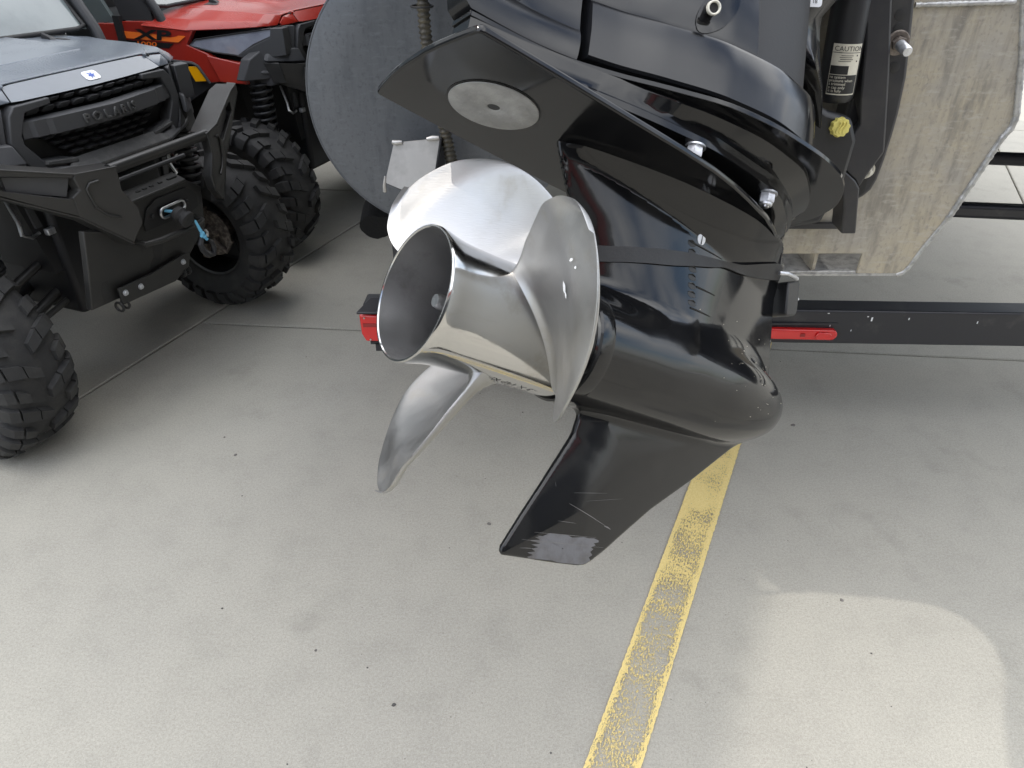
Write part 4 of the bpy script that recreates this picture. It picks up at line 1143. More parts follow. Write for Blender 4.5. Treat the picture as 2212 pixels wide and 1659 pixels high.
# slim red marker bar on the beam
mk = []
for k in range(9):
    a = R(-90 + 180 * k / 8); mk.append((1.001 + .0185 * math.cos(a), 1.985, .4525 + .0185 * math.sin(a)))
for k in range(9):
    a = R(90 + 180 * k / 8); mk.append((.50 + .0185 * math.cos(a), 1.9995, .457 + .0185 * math.sin(a)))
ml = tpart(MB().prism(mk, (0, .022, 0)), 'marker_light', 'lens_red', bevel=.006, bseg=3)
tpart(MB().box((.91, 1.9865, .4545), (.014, .003, .010)), 'marker_screw', 'lens_red_dark', ml)
tpart(MB().prism([(.955, 1.9845, .4405), (.995, 1.984, .4405), (1.000, 1.984, .455), (.99, 1.984, .465), (.955, 1.9845, .465), (.948, 1.9845, .452)], (0, -.004, 0)), 'marker_lens', 'lens_red', ml, bevel=.002)
tpart(MB().box((.75, 2.012, .485), (.54, .02, .006)), 'marker_shelf', 'trailer')
# carpeted bunk under the pontoon
bz = []
rbk = random.Random(2)
for i, y in enumerate(np.linspace(1.735, 4.6, 26)):
    s = .82 if i == 0 else 1.0; lp = []
    for k in range(30):
        a = 2 * math.pi * k / 30
        rr = (.058 + .006 * math.sin(3 * a + 1)) / math.sqrt(math.cos(a)**2 + 2.6 * math.sin(a)**2) * s * (1 + rbk.uniform(-.05, .05))
        lp.append((-.335 + rr * math.cos(a), y, .910 + rr * math.sin(a) * 1.0))
    bz.append(lp)
tpart(MB().loft(bz), 'bunk', 'carpet', ang=75)
for y in (2.08, 3.6):
    tpart(MB().box((-.335, y, .70), (.05, .05, .36)), 'bunk_post', 'trailer')
tpart(MB().prism([(1.30, 2.27, .778), (1.30, 2.27, .733), (2.8, 2.10, .727), (2.8, 2.10, .775)], (0, .045, 0)), 'side_tube', 'trailer', bevel=.012, bseg=3)
tpart(MB().tube([(1.62, 2.66, .81), (2.0, 2.60, .812), (3.2, 2.4, .815)], .0235, 16), 'frame_tube', 'trailer')
tpart(MB().box((.45, 4.4, .47), (.075, 4.7, .11)), 'tongue_beam', 'trailer', bevel=.005)
tpart(MB().box((1.9, 3.4, .60), (.10, .60, .10)), 'fender_step', 'trailer', bevel=.01)


# ------------------------------------------------------------------ utility vehicles (local frame: u to the vehicle's left, f forward, z up)
AZ = R(68.4)
def utv_matrix(x, y):
    return Matrix(((math.cos(AZ), -math.sin(AZ), 0, x), (math.sin(AZ), math.cos(AZ), 0, y), (0, 0, 1, 0), (0, 0, 0, 1)))
def C(u, f, z): return Vector((u, -f, z))
def P3(pts): return [C(*p) for p in pts]
RT = 0.345

def tyre_meshes():
    carc = MB().lathe([(-.078, .185), (-.092, .190), (-.100, .205), (-.112, .240), (-.1175, .265), (-.117, .288), (-.108, .306), (-.090, .318), (-.05, .324), (0, .3255), (.05, .324), (.090, .318), (.108, .306), (.117, .288), (.1175, .265), (.112, .240), (.100, .205), (.092, .190), (.078, .185)], n=72, caps=False)
    tread = MB()
    def surf(w_, dr):
        aw = abs(w_)
        r = float(interp(np.array([min(aw, .1305)]), [0, .05, .085, .105, .118, .1305], [.3255, .324, .3185, .308, .290, .262])[0])
        ny = float(interp(np.array([min(aw, .1305)]), [0, .05, .085, .105, .118, .1305], [0, .05, .28, .60, .92, 1.0])[0])
        return (min(aw, .119) + dr * ny) * (1 if w_ >= 0 else -1), r + dr * math.sqrt(max(0, 1 - ny * ny))
    def lug(pts, wd, h):
        """pts: (w, theta) centre line; wd: half width in radians"""
        loops = []
        for i, (w_, th) in enumerate(pts):
            k = wd[i]
            lp = []
            for (dt, dr) in ((-k * 1.25, -.006), (-k, h), (k, h), (k * 1.25, -.006)):
                ww, rr = surf(w_, dr)
                lp.append((ww, rr * math.cos(th + dt), rr * math.sin(th + dt)))
            loops.append(lp)
        tread.loft(loops)
    N = 13
    for i in range(N):
        t0 = 2 * math.pi * i / N
        for sd in (1, -1):
            t1 = t0 + (0 if sd > 0 else math.pi / N)
            # long hooked bar in two cut segments, then a shoulder block
            lug([(sd * .002, t1 - .012), (sd * .028, t1 + .028), (sd * .046, t1 + .060)], (.046, .054, .058), .0200)
            lug([(sd * .050, t1 + .068), (sd * .078, t1 + .105), (sd * .093, t1 + .122)], (.058, .062, .064), .0200)
            lug([(sd * .097, t1 + .126), (sd * .112, t1 + .136), (sd * .122, t1 + .140), (sd * .130, t1 + .140)], (.066, .072, .076, .070), .0160)
            t2 = t1 + math.pi / N
            lug([(sd * .062, t2 + .058), (sd * .080, t2 + .092), (sd * .090, t2 + .108)], (.046, .056, .060), .0190)
            lug([(sd * .095, t2 + .114), (sd * .110, t2 + .126), (sd * .122, t2 + .131), (sd * .130, t2 + .131)], (.062, .067, .070, .062), .0150)
    rim = MB().lathe([(-.080, .183), (-.086, .186), (-.082, .176), (-.05, .168), (.04, .166), (.052, .150), (.052, .06), (.060, .045), (.060, 0)], n=48, caps=False)
    for k in range(7):
        a = 2 * math.pi * k / 7
        rim.box((.058, .105 * math.cos(a), .105 * math.sin(a)), (.016, .12, .034), Matrix.Rotation(a, 3, 'X'))
    brake = MB().lathe([(-.052, .05), (-.052, .105), (-.046, .105), (-.046, .05)], n=40)
    brake.lathe([(-.075, .0), (-.075, .035), (-.03, .05), (.05, .05)], n=24, caps=False)
    brake.box((-.050, .085, .06), (.055, .07, .06)); brake.box((-.062, .02, -.06), (.05, .035, .10)); brake.box((-.062, .03, .10), (.04, .05, .04))
    brake.tube([(-.07, -.02, -.02), (-.06, -.08, -.07), (-.04, -.10, -.02)], .012, 8)
    return (carc.build('tyre', M['rubber'], ang=50), tread.build('tread', M['rubber'], ang=25), rim.build('rim', M['rim'], ang=35), brake.build('brake', M['brake'], ang=35))

TY = tyre_meshes()
used = [False]
def wheel(parent, u, f, side):
    """side +1: outer face towards +u"""
    if not used[0]:
        parts = TY; used[0] = True
    else:
        parts = []
        for o in TY:
            c = o.copy(); COL.objects.link(c); parts.append(c)
    ty, td, rm, br = parts
    ty.parent = parent; ty.name = 'wheel'
    ty.location = C(u, f, RT - .004)
    ty.rotation_euler = (random.uniform(0, .3), 0, 0) if side > 0 else (random.uniform(0, .3), 0, math.pi)
    for o in (td, rm, br): o.parent = ty
    return ty


def su(f):
    """half width of the slanting front side"""
    return .42 + max(0.0, (.22 - f)) * .383 if f > -.25 else .600 + (-.25 - f) * .11


def utv(x, y, paint, label, bumper, decals):
    mt = utv_matrix(x, y)
    root = empty('utility_vehicle', mt, label, 'utility vehicle', 'side by side utility vehicles parked in a row')
    PM = M[paint]
    def b(mb, name, m, parent=None, **k): return mb.build(name, M[m] if isinstance(m, str) else m, parent or root, **k)
    # ---- chassis and inner bodywork
    b(MB().box(C(0, -.55, .56), (.50, 1.35, .42)), 'chassis', 'matte_black', bevel=.02)
    b(MB().box(C(0, -.95, .80), (1.10, .60, .5)), 'firewall', 'matte_black')
    b(MB().prism(P3([(-.28, .10, .52), (.28, .10, .52), (.34, .10, .86), (-.34, .10, .86)]), (0, .3, 0)), 'front_bulkhead', 'matte_black')
    b(MB().prism(P3([(-.40, .165, 1.085), (.40, .165, 1.085), (.40, .17, .86), (-.40, .17, .86)]), (0, .06, 0)), 'grille_back', 'ink')
    b(MB().box(C(0, -.30, .98), (.90, .80, .20)), 'under_hood', 'matte_black')
    # ---- hood
    st = [(-.44, [(0, 1.172), (.17, 1.170), (.195, 1.160), (.31, 1.150), (.46, 1.132), (.57, 1.114), (.640, 1.085)]),
          (-.22, [(0, 1.168), (.17, 1.166), (.195, 1.155), (.30, 1.147), (.43, 1.135), (.54, 1.106), (.592, 1.068)]),
          (-.02, [(0, 1.154), (.17, 1.153), (.195, 1.146), (.285, 1.142), (.42, 1.134), (.49, 1.105), (.512, 1.076)]),
          (.095, [(0, 1.142), (.165, 1.141), (.19, 1.1375), (.265, 1.136), (.405, 1.128), (.452, 1.102), (.472, 1.084)]),
          (.145, [(0, 1.1355), (.16, 1.1355), (.185, 1.135), (.262, 1.1335), (.375, 1.126), (.415, 1.100), (.435, 1.085)]),
          (.166, [(0, 1.1328), (.155, 1.1328), (.18, 1.1325), (.262, 1.1315), (.352, 1.124), (.378, 1.098), (.395, 1.086)])]
    rows = []
    for f, pr in st:
        bow = lambda u: -.02 * (abs(u) / .45)**2 if f > .14 else 0
        half = [(u, f + bow(u), z) for u, z in pr]
        rows.append([C(-u, ff, z) for u, ff, z in half[::-1]] + [C(u, ff, z) for u, ff, z in half[1:]])
    hood = b(MB().grid(rows), 'hood', paint + '_wet', ang=14)
    hood.modifiers.new('thick', 'SOLIDIFY').thickness = -.006
    bv = hood.modifiers.new('bevel', 'BEVEL'); bv.width = .004; bv.segments = 2; bv.limit_method = 'ANGLE'; bv.angle_limit = R(12)
    # front band below the hood lip
    band_t = [(.276, .158, 1.1285), (.250, .161, 1.1315), (.12, .166, 1.1332), (0, .168, 1.1336)]
    band_b = [(.292, .203, 1.0935), (.264, .209, 1.0925), (.12, .220, 1.0918), (0, .224, 1.0915)]
    tp = [(-u, f, z) for u, f, z in band_t] + [(u, f, z) for u, f, z in band_t[::-1][1:]]
    bt = [(-u, f, z) for u, f, z in band_b] + [(u, f, z) for u, f, z in band_b[::-1][1:]]
    bb_ = [(u, f - .03, z + .002) for u, f, z in bt]
    b(MB().grid([P3(tp), P3(bt), P3(bb_)]), 'hood_lip', PM, ang=30)
    b(MB().prism(P3([(-.155, -.12, 1.160), (.150, -.08, 1.158), (.165, .0, 1.152), (-.155, .01, 1.151)]), (0, 0, .007)), 'hood_step', PM, bevel=.003)
    for s in (-1, 1):
        b(MB().prism([C(s * u, f, z) for u, f, z in ((.279, .158, 1.1285), (.352, .163, 1.1225), (.380, .160, 1.097), (.372, .170, 1.086), (.295, .203, 1.0935))], C(0, -.012, -.004)), 'hood_corner', PM, tri=True, bevel=.002)
    # raised seam of the hood panel, scoops, rubber stops
    for s in (-1, 1):
        b(MB().tube(P3([(s * .405, -.335, 1.141), (s * .40, -.15, 1.134), (s * .376, .05, 1.132), (s * .325, .125, 1.131), (s * .285, .155, 1.132), (s * .276, .165, 1.128)]), [.0065] * 6, 8), 'hood_seam', PM)
        b(MB().tube(P3([(s * .408, -.333, 1.1365), (s * .409, -.15, 1.1295), (s * .388, .055, 1.128), (s * .337, .13, 1.126), (s * .292, .163, 1.127)]), [.0048] * 5, 6), 'seam_gap', 'ink')
        b(MB().prism(P3([(s * .22, -.22, 1.155), (s * .235, .05, 1.141), (s * .205, .08, 1.138), (s * .20, -.20, 1.156)]), (0, 0, .005)), 'hood_rib', PM, bevel=.003)
        b(MB().prism(P3([(s * .30, -.31, 1.151), (s * .345, -.31, 1.146), (s * .335, -.24, 1.146), (s * .31, -.24, 1.149)]), (0, 0, .006)), 'hood_scoop', 'satin_black', bevel=.002)
        b(MB().loft([P3([(s * .275, -.32, 1.15), (s * .295, -.32, 1.15), (s * .298, -.262, 1.15), (s * .272, -.262, 1.15)]), P3([(s * .280, -.318, 1.176), (s * .290, -.318, 1.176), (s * .295, -.272, 1.163), (s * .275, -.272, 1.163)])]), 'hood_stop', 'satin_black', bevel=.002)
    # emblem on the band
    def onband(u, v, e=0.0020):
        t = (1.1336 - (1.113 + v * .66)) / (1.1336 - 1.0915)
        return C(u + .010, .168 + .056 * t - .010 * (u / .12)**2 + e * .6, 1.113 + v * .66 + e * .8)
    em = MB(); pts = []
    for sx, sy, a0 in ((1, 1, 0), (-1, 1, 90), (-1, -1, 180), (1, -1, 270)):
        for k in range(5):
            a = R(a0 + 90 * k / 4); pts.append(onband(sx * .0165 + .0115 * math.cos(a), sy * .0065 + .0105 * math.sin(a)))
    em.prism(pts, C(0, -.001, -.0012))
    emo = b(em, 'emblem', 'white')
    stp = []
    for k in range(12):
        a = R(30 * k + 8); r_ = (.0135 if k % 4 == 0 else .0112) if k % 2 == 0 else .0052
        stp.append(onband(r_ * 1.15 * math.cos(a), r_ * math.sin(a), .0034))
    b(MB().prism(stp, C(0, -.0005, -.0005)), 'emblem_star', 'blue', emo)
    # ---- front fascia
    for s in (-1, 1):
        fr = [(s * u, z) for u, z in ((.185, 1.088), (.300, 1.084), (.322, 1.06), (.345, .985), (.318, .920), (.295, .880), (.165, .866), (.165, .900), (.185, .906), (.265, .915), (.305, .975), (.304, 1.00), (.272, 1.060), (.185, 1.070))]
        b(MB().prism([C(u, .245 - .10 * abs(u), z) for u, z in fr], C(0, -.05, 0)), 'grille_surround', 'utv_plastic', bevel=.004)
        b(MB().prism([C(u * s, .258 - .10 * u, z) for u, z in ((.165, .902), (.262, .915), (.268, .905), (.20, .893), (.165, .890))], C(0, -.03, 0)), 'grille_step', 'shelf_plastic', bevel=.002)
        # headlight, lower cheek and corner
        hl = [(.153, 1.080), (-.192, 1.032), (-.228, 1.006), (-.118, .976), (-.015, .962), (.06, 1.009), (.142, 1.044)]
        b(MB().prism([C(s * (su(f) - .006), f, z) for f, z in hl], C(-s * .03, 0, 0), ), 'headlight', 'lamp_glass', tri=True)
        rimp = hl + [hl[0]]
        b(MB().tube([C(s * (su(f) - .004), f, z) for f, z in rimp], .004, 6), 'headlight_rim', 'utv_dark')
        b(MB().prism([C(s * (su(f) - .018), f + .006, z) for f, z in ((.13, 1.058), (-.10, 1.020), (-.17, 1.012), (-.10, .99), (-.02, .978), (.05, 1.015))], C(-s * .02, 0, 0)), 'lamp_housing', 'white')
        ck = [(.150, 1.081), (.205, 1.082), (.205, .965), (.049, .942), (-.02, .960), (.062, 1.006), (.144, 1.042)]
        b(MB().prism([C(s * (su(f) + .004), f, z) for f, z in ck], C(-s * .06, -.01, 0)), 'cheek', 'utv_plastic', tri=True, bevel=.003)
        ckp = [(.330, .205, 1.083), (.395, .150, 1.086), (.437, .100, 1.050), (.455, .095, .994), (.537, .070, .954), (.569, .045, .862), (.489, .105, .860), (.36, .195, .868), (.30, .225, .880), (.330, .212, .93), (.350, .200, .985)]
        b(MB().prism([C(s * u, f, z) for u, f, z in ckp], C(0, -.05, 0)), 'fascia_side', 'utv_plastic', tri=True, bevel=.005)
        b(MB().prism([C(s * u, f, z) for u, f, z in ((.352, .203, .99), (.452, .102, .99), (.485, .105, .945), (.40, .185, .935), (.335, .222, .93))], C(0, .022, -.004)), 'fascia_crease', 'utv_plastic', tri=True, bevel=.005)
        lo = [(-.003, .929), (.085, .920), (.15, .915), (.16, .842), (.115, .826), (.021, .834)]
        b(MB().prism([C(s * (su(f) + .008), f, z) for f, z in lo], C(-s * .06, 0, 0)), 'corner_trim', 'utv_plastic', bevel=.004)
        # painted fender
        fe = [(-.565, 1.100), (-.44, 1.104), (-.30, 1.085), (-.19, 1.071), (-.232, 1.010), (-.153, .973), (-.115, .947), (-.003, .931), (.021, .836), (-.04, .842), (-.10, .847), (-.161, .841), (-.18, .88), (-.200, .919), (-.223, .933), (-.32, .939), (-.40, .941), (-.565, .940)]
        b(MB().prism([C(s * (su(f) + .004 + (.012 if z < .93 and f > -.16 else 0)), f, z) for f, z in fe], C(-s * .03, 0, 0)), 'fender', PM, tri=True, bevel=.003)
        b(MB().prism([C(s * (su(f) + .004 + (.014 if z < .93 else 0)), f, z) for f, z in ((-.148, .966), (-.003, .9305), (.020, .8365), (-.099, .848))], C(s * .010, 0, 0)), 'fender_flare', PM, bevel=.004)
        b(MB().tube([C(s * (su(f) + .004), f, z) for f, z in ((-.56, .937), (-.40, .938), (-.32, .936), (-.223, .930), (-.202, .917), (-.182, .878), (-.163, .838))], .0075, 8), 'arch_lip', 'utv_plastic')
        b(MB().prism([C(s * (su(f) - .016), f, z) for f, z in ((-.57, .945), (-.22, .94), (-.19, .915), (-.15, .835), (-.57, .60))], C(-s * .02, 0, 0)), 'wheel_arch', 'utv_dark')
        b(MB().prism([C(s * (su(f) + .006), f, z) for f, z in ((-.250, .914), (-.203, .915), (-.168, .849), (-.227, .846))], C(-s * .024, 0, 0)), 'side_reflector', 'amber', bevel=.002)
        # door, pillar
        b(MB().prism([C(s * .645, f, z) for f, z in ((-.592, 1.090), (-.70, 1.088), (-.745, 1.066), (-1.5, 1.05), (-1.5, .50), (-.60, .50))], C(-s * .03, 0, 0)), 'door', PM, bevel=.004)
        b(MB().prism([C(s * .640, f, z) for f, z in ((-.60, 1.10), (-.74, 1.075), (-1.5, 1.06), (-1.45, 1.74), (-.98, 1.74))], C(-s * .02, 0, 0)), 'door_glass', 'windshield')
        b(MB().prism([C(s * .652, f, z) for f, z in ((-.553, 1.125), (-.593, 1.125), (-.593, .50), (-.553, .50))], C(-s * .04, 0, 0)), 'door_jamb', 'matte_black')
        b(MB().tube(P3([(s * .575, -.36, 1.09), (s * .580, -.385, 1.150), (s * .583, -.47, 1.28), (s * .58, -.82, 1.76)]), .022, 12), 'pillar', 'satin_black')
        b(MB().prism(P3([(s * .63, -.56, 1.105), (s * .60, -.40, 1.100), (s * .58, -.42, 1.20), (s * .59, -.55, 1.35), (s * .64, -.62, 1.42)]), C(-s * .02, 0, 0)), 'quarter_panel', 'matte_black')
        # suspension
        b(MB().tube(P3([(s * .20, .02, .44), (s * .50, .02, .33)]), .019, 10), 'lower_arm', 'utv_frame')
        b(MB().tube(P3([(s * .20, -.14, .44), (s * .50, -.02, .33)]), .019, 10), 'lower_arm', 'utv_frame')
        b(MB().tube(P3([(s * .20, .04, .58), (s * .48, .0, .46)]), .016, 10), 'upper_arm', 'utv_frame')
        b(MB().tube(P3([(s * .24, .06, .40), (s * .46, .07, .36)]), .011, 8), 'tie_rod', 'utv_frame')
        sh = b(MB().tube(P3([(s * .46, .04, .50), (s * .470, .05, .86)]), .028, 14), 'shock_absorber', 'matte_black')
        coil = [C(s * (.463 + .046 * math.cos(t)), .045 + .046 * math.sin(t), .60 + .0052 * t) for t in np.linspace(0, 2 * math.pi * 7.5, 200)]
        b(MB().tube(coil, .0085, 8), 'spring', 'satin_black', sh, ang=60)
        b(MB().lathe([(0, .05), (.012, .055), (.016, .05)], C(s * .461, .042, .585), (0, 0, 1), 24), 'spring_seat', 'satin_black', sh)
        b(MB().tube(P3([(s * .33, .06, .80), (s * .335, .09, .72), (s * .345, .10, .685), (s * .315, .10, .665), (s * .285, .10, .672)]), .0065, 8), 'brake_line', 'chrome')
        b(MB().prism(P3([(s * .305, .11, .762), (s * .285, .11, .762), (s * .272, .11, .69), (s * .296, .11, .69)]), C(0, -.012, 0)), 'frame_tab', 'utv_plastic')
        b(MB().box(C(s * .262, .12, .672), (.03, .02, .022)), 'fitting', 'nut', bevel=.003)
    # grille bar with raised lettering
    gb = [(-.298, 1.036), (.298, 1.036), (.300, .995), (.285, .985), (-.285, .985), (-.300, .995)]
    def gbf(u): return .268 - .13 * abs(u) + (.012 if abs(u) < .20 else 0) * (1 - max(0, abs(u) - .18) / .02)
    us = [-.298, -.272, -.262, -.225, -.21, -.1, 0, .1, .21, .225, .262, .272, .298]
    loops = []
    for u in us:
        ff = .262 - .14 * abs(u) + (.008 if abs(u) < .215 else 0)
        if abs(u) > .27: ff -= .012
        loops.append(P3([(u, ff - .010, 1.0375), (u, ff, 1.0345), (u, ff + .003, .989), (u, ff - .006, .984), (u, ff - .045, .984), (u, ff - .045, 1.0375)]))
    gbar = b(MB().loft(loops), 'grille_bar', 'utv_plastic', ang=20)
    text_mesh('grille_lettering', 'POLARIS', .0365, lambda x_, y_, z_: C(x_ - .012, .2765 - .14 * abs(x_ - .012) + z_ * 1.0 - y_ * .06, 1.0105 + y_), M['shelf_plastic'], gbar, extrude=.003, xs=1.08, gap=1.5, bold=.0008)  # paler colour painted in for highlights on the letter edges
    # honeycomb cells above and below the bar
    protos = {}
    def cell(u, z, w_, h_):
        ff = .222 - .10 * abs(u)
        if (w_, h_) not in protos:
            c0 = MB().prism(P3([(-w_ / 2, 0, 0), (-w_ * .38, .012, h_ / 2), (w_ * .38, .012, h_ / 2), (w_ / 2, 0, 0), (w_ * .40, -.006, -h_ / 2), (-w_ * .40, -.006, -h_ / 2)]), C(0, -.03, 0))
            protos[(w_, h_)] = o_ = b(c0, 'grille_cell', 'utv_plastic', bevel=.0015)
        else:
            o_ = protos[(w_, h_)].copy(); COL.objects.link(o_)
        o_.location = C(u, ff, z)
    for i in range(-4, 5): cell(i * .052, 1.077, .036, .014)
    for i in range(-5, 5): cell(i * .052 + .026, 1.054, .044, .019)
    for r_ in range(4):
        for i in range(-4, 5):
            u = i * .052 + (.026 if r_ % 2 else 0)
            if abs(u) < .235 - .018 * r_: cell(u, .972 - r_ * .0205, .038, .0125)
    wires = MB()
    for r_ in range(3, 7):
        for i in range(-8, 9):
            u = i * .026
            if abs(u) < .215 - .012 * r_:
                ff = .212 - .10 * abs(u); wires.tube(P3([(u, ff, .972 - (r_ - 3) * .0205), (u + (.026 if (i + r_) % 2 else -.026) * .5, ff, .962 - (r_ - 3) * .0205)]), .0022, 5)
    o = b(wires, 'grille_mesh', 'utv_dark'); o['kind'] = 'stuff'
    b(MB().prism(P3([(-.165, .228, .904), (.165, .228, .904), (.220, .245, .880), (.205, .262, .873), (-.205, .262, .873), (-.220, .245, .880)]), C(0, 0, -.012)), 'chin_shelf', 'shelf_plastic', bevel=.003)
    b(MB().prism(P3([(-.50, .08, .905), (-.30, .20, .905), (-.19, .235, .884), (-.21, .262, .872), (-.36, .20, .885), (-.50, .10, .895)]), C(0, 0, -.012)), 'chin_wing', 'utv_plastic', bevel=.003)
    b(MB().prism(P3([(.50, .08, .905), (.30, .20, .905), (.19, .235, .884), (.21, .262, .872), (.36, .20, .885), (.50, .10, .895)]), C(0, 0, -.012)), 'chin_wing', 'utv_plastic', bevel=.003)
    # ---- windshield, roof
    b(MB().prism(P3([(-.56, -.405, 1.150), (0, -.36, 1.168), (.56, -.405, 1.150), (.56, -.83, 1.75), (0, -.80, 1.77), (-.56, -.83, 1.75)]), C(0, -.006, .003)), 'windshield', 'windshield')
    b(MB().tube(P3([(-.555, -.47, 1.235), (-.550, -.405, 1.163), (-.50, -.388, 1.1575), (0, -.348, 1.176), (.50, -.388, 1.1575), (.550, -.405, 1.163), (.555, -.47, 1.235), (.555, -.80, 1.72)]), .0085, 10), 'windshield_seal', 'rubber')
    b(MB().prism(P3([(-.62, -.80, 1.76), (.62, -.80, 1.76), (.62, -2.0, 1.80), (-.62, -2.0, 1.80)]), C(0, 0, .05)), 'roof', 'satin_black', bevel=.02)
    b(MB().box(C(0, -1.5, .75), (1.10, .7, .5)), 'cab_rear', 'matte_black')
    b(MB().box(C(0, -.62, 1.05), (1.06, .12, .12)), 'dashboard', 'utv_dark')
    b(MB().prism(P3([(-.62, -1.75, .80), (.62, -1.75, .80), (.62, -2.6, .80), (-.62, -2.6, .80)]), C(0, 0, .28)), 'cargo_bed', 'satin_black', bevel=.02)
    # ---- front skid plate / bumper
    f0 = .405
    pl_ = [(-.145, .755), (.145, .755), (.178, .71), (.178, .640), (.100, .470), (.07, .448), (-.25, .448), (-.27, .470), (-.29, .600), (-.30, .735)]
    if bumper == 'winch':
        # main centre plate as outer band + inset fairlead pocket
        outer = [(-.168, .768), (.110, .764), (.182, .715), (.182, .640), (.178, .56), (.075, .478), (.020, .432), (-.270, .462), (-.372, .470), (-.352, .60), (-.335, .735), (-.21, .69)]
        plt = [(u, .335 + .14 * (z - .44), z) for u, z in outer]
        b(MB().prism(P3(plt), C(0, -.025, 0)), 'skid_plate', 'utv_frame', bevel=.004)
        pk = [(-.085, .722), (-.040, .742), (.10, .738), (.148, .70), (.150, .652), (.10, .640), (-.105, .648), (-.108, .675)]
        b(MB().prism([C(u, .337 + .14 * (z - .44), z) for u, z in pk], C(0, .004, 0)), 'fairlead_pocket', 'matte_black')
        # top ledge with slots
        b(MB().prism(P3([(-.168, .385, .768), (.112, .382, .765), (.135, .30, .775), (-.150, .30, .775)]), C(0, 0, -.010)), 'bumper_ledge', 'utv_frame', bevel=.003)
        for u in (-.135, -.07, -.04, -.01, .03, .085):
            b(MB().box(C(u, .345, .772), (.040 if u in (-.135, .085) else .014, .010, .006)), 'ledge_slot', 'ink')
        # fairlead
        fl2 = []
        for k in range(32):
            a = 2 * math.pi * k / 32
            fl2.append((.012 + (.040 if math.cos(a) > 0 else -.040) + .0165 * math.cos(a), .0165 * math.sin(a)))
        fo = b(MB().tube([C(u, .392, .690 + z) for u, z in fl2 + fl2[:2]], .0050, 10, caps=False), 'fairlead', 'chrome')
        b(MB().prism([C(u, .384, .690 + z) for u, z in fl2], C(0, -.004, 0)), 'fairlead_opening', 'ink', fo)
        for u in (-.070, .095): b(MB().hexnut(C(u, .377, .690), C(0, 1, 0), .0075, .007), 'fairlead_bolt', 'satin_black', fo)
        b(MB().tube(P3([(-.02, .385, .695), (.005, .405, .684), (.016, .42, .672)]), .0055, 10), 'winch_rope', 'rope')
        b(MB().lathe([(0, .016), (.008, .026), (.026, .030), (.034, .024), (.040, .024), (.046, .030), (.058, .030), (.064, .022), (.064, .008)], C(.012, .395, .681), C(.02, .9, -.42), 28), 'rope_stopper', 'rubber')
        kn = MB().tube(P3([(.036, .455, .648), (.040, .458, .628), (.044, .462, .606)]), [.004, .005, .006], 8)
        for (a, c, d, r_) in ((.046, .464, .598, .009), (.050, .466, .586, .0085), (.043, .463, .590, .008), (.055, .468, .575, .0065)):
            kn.lathe([(-r_, 0), (-r_ * .7, r_ * .7), (0, r_), (r_ * .7, r_ * .7), (r_, 0)], C(a, c, d), (0, 0, 1), 8, caps=False)
        b(kn, 'rope_knot', 'rope')
        hk = [(.052, .580), (.040, .560), (.046, .535), (.064, .512), (.088, .505), (.098, .525), (.094, .548), (.084, .560)]
        b(MB().tube([C(u - .006, .455, z + .0) for u, z in hk], [.008, .011, .012, .012, .012, .010, .008, .006], 8), 'winch_hook', 'bracket_black')
        b(MB().tube(P3([(.070, .455, .602), (.078, .456, .590), (.074, .455, .575)]), .005, 8), 'hook_clip', 'chrome')
        # tow loop
        b(MB().tube(P3([(-.155, .36, .630), (-.150, .405, .624), (-.10, .42, .622), (0, .425, .618), (.085, .42, .615), (.118, .405, .613), (.122, .36, .622)]), .0105, 12), 'tow_loop', 'utv_frame')
        # holes and hardware
        b(MB().prism([C(u, .3345 + .14 * (z - .44) + .001, z) for u, z in ((-.055, .592), (-.035, .575), (-.050, .535), (-.075, .500), (-.115, .492), (-.105, .525), (-.085, .545), (-.083, .585))], C(0, -.004, 0)), 'keyhole', 'ink')
        b(MB().prism([C(u, .3345 + .14 * (z - .44) + .001, z) for u, z in ((-.135, .595), (-.128, .595), (-.128, .578), (-.135, .578))], C(0, -.004, 0)), 'slot_hole', 'ink')
        b(MB().prism([C(u, .3345 + .14 * (z - .44) + .001, z) for u, z in ((-.31, .545), (-.29, .545), (-.292, .478), (-.322, .478), (-.322, .525))], C(0, -.004, 0)), 'tow_slot', 'ink')
        bp_ = [(-.275, .510), (-.12, .502), (.035, .512), (.06, .500), (.045, .455), (-.03, .425), (-.27, .445)]
        b(MB().prism([C(u, .349 + .14 * (z - .44), z) for u, z in bp_], C(0, .010, 0)), 'lower_plate', 'utv_frame', bevel=.003)
        for u, z in ((-.253, .485), (-.187, .478), (.018, .484)):
            b(MB().hexnut(C(u, .360 + .14 * (z - .44), z), C(0, 1, 0), .0085, .008), 'plate_bolt', 'nut')
        for u in (-.275, -.25, .02, .045):
            b(MB().tube([C(u, .345 + .018 * math.cos(t), .438 + .016 * math.sin(t)) for t in np.linspace(0, 6.28, 14)], .0045, 6, caps=False), 'shackle', 'utv_frame')
    else:
        b(MB().prism(P3([(-.20, .345, .80), (.20, .345, .80), (.20, .33, .45), (-.20, .33, .45)]), C(0, -.025, 0)), 'skid_plate', 'utv_frame', bevel=.004)
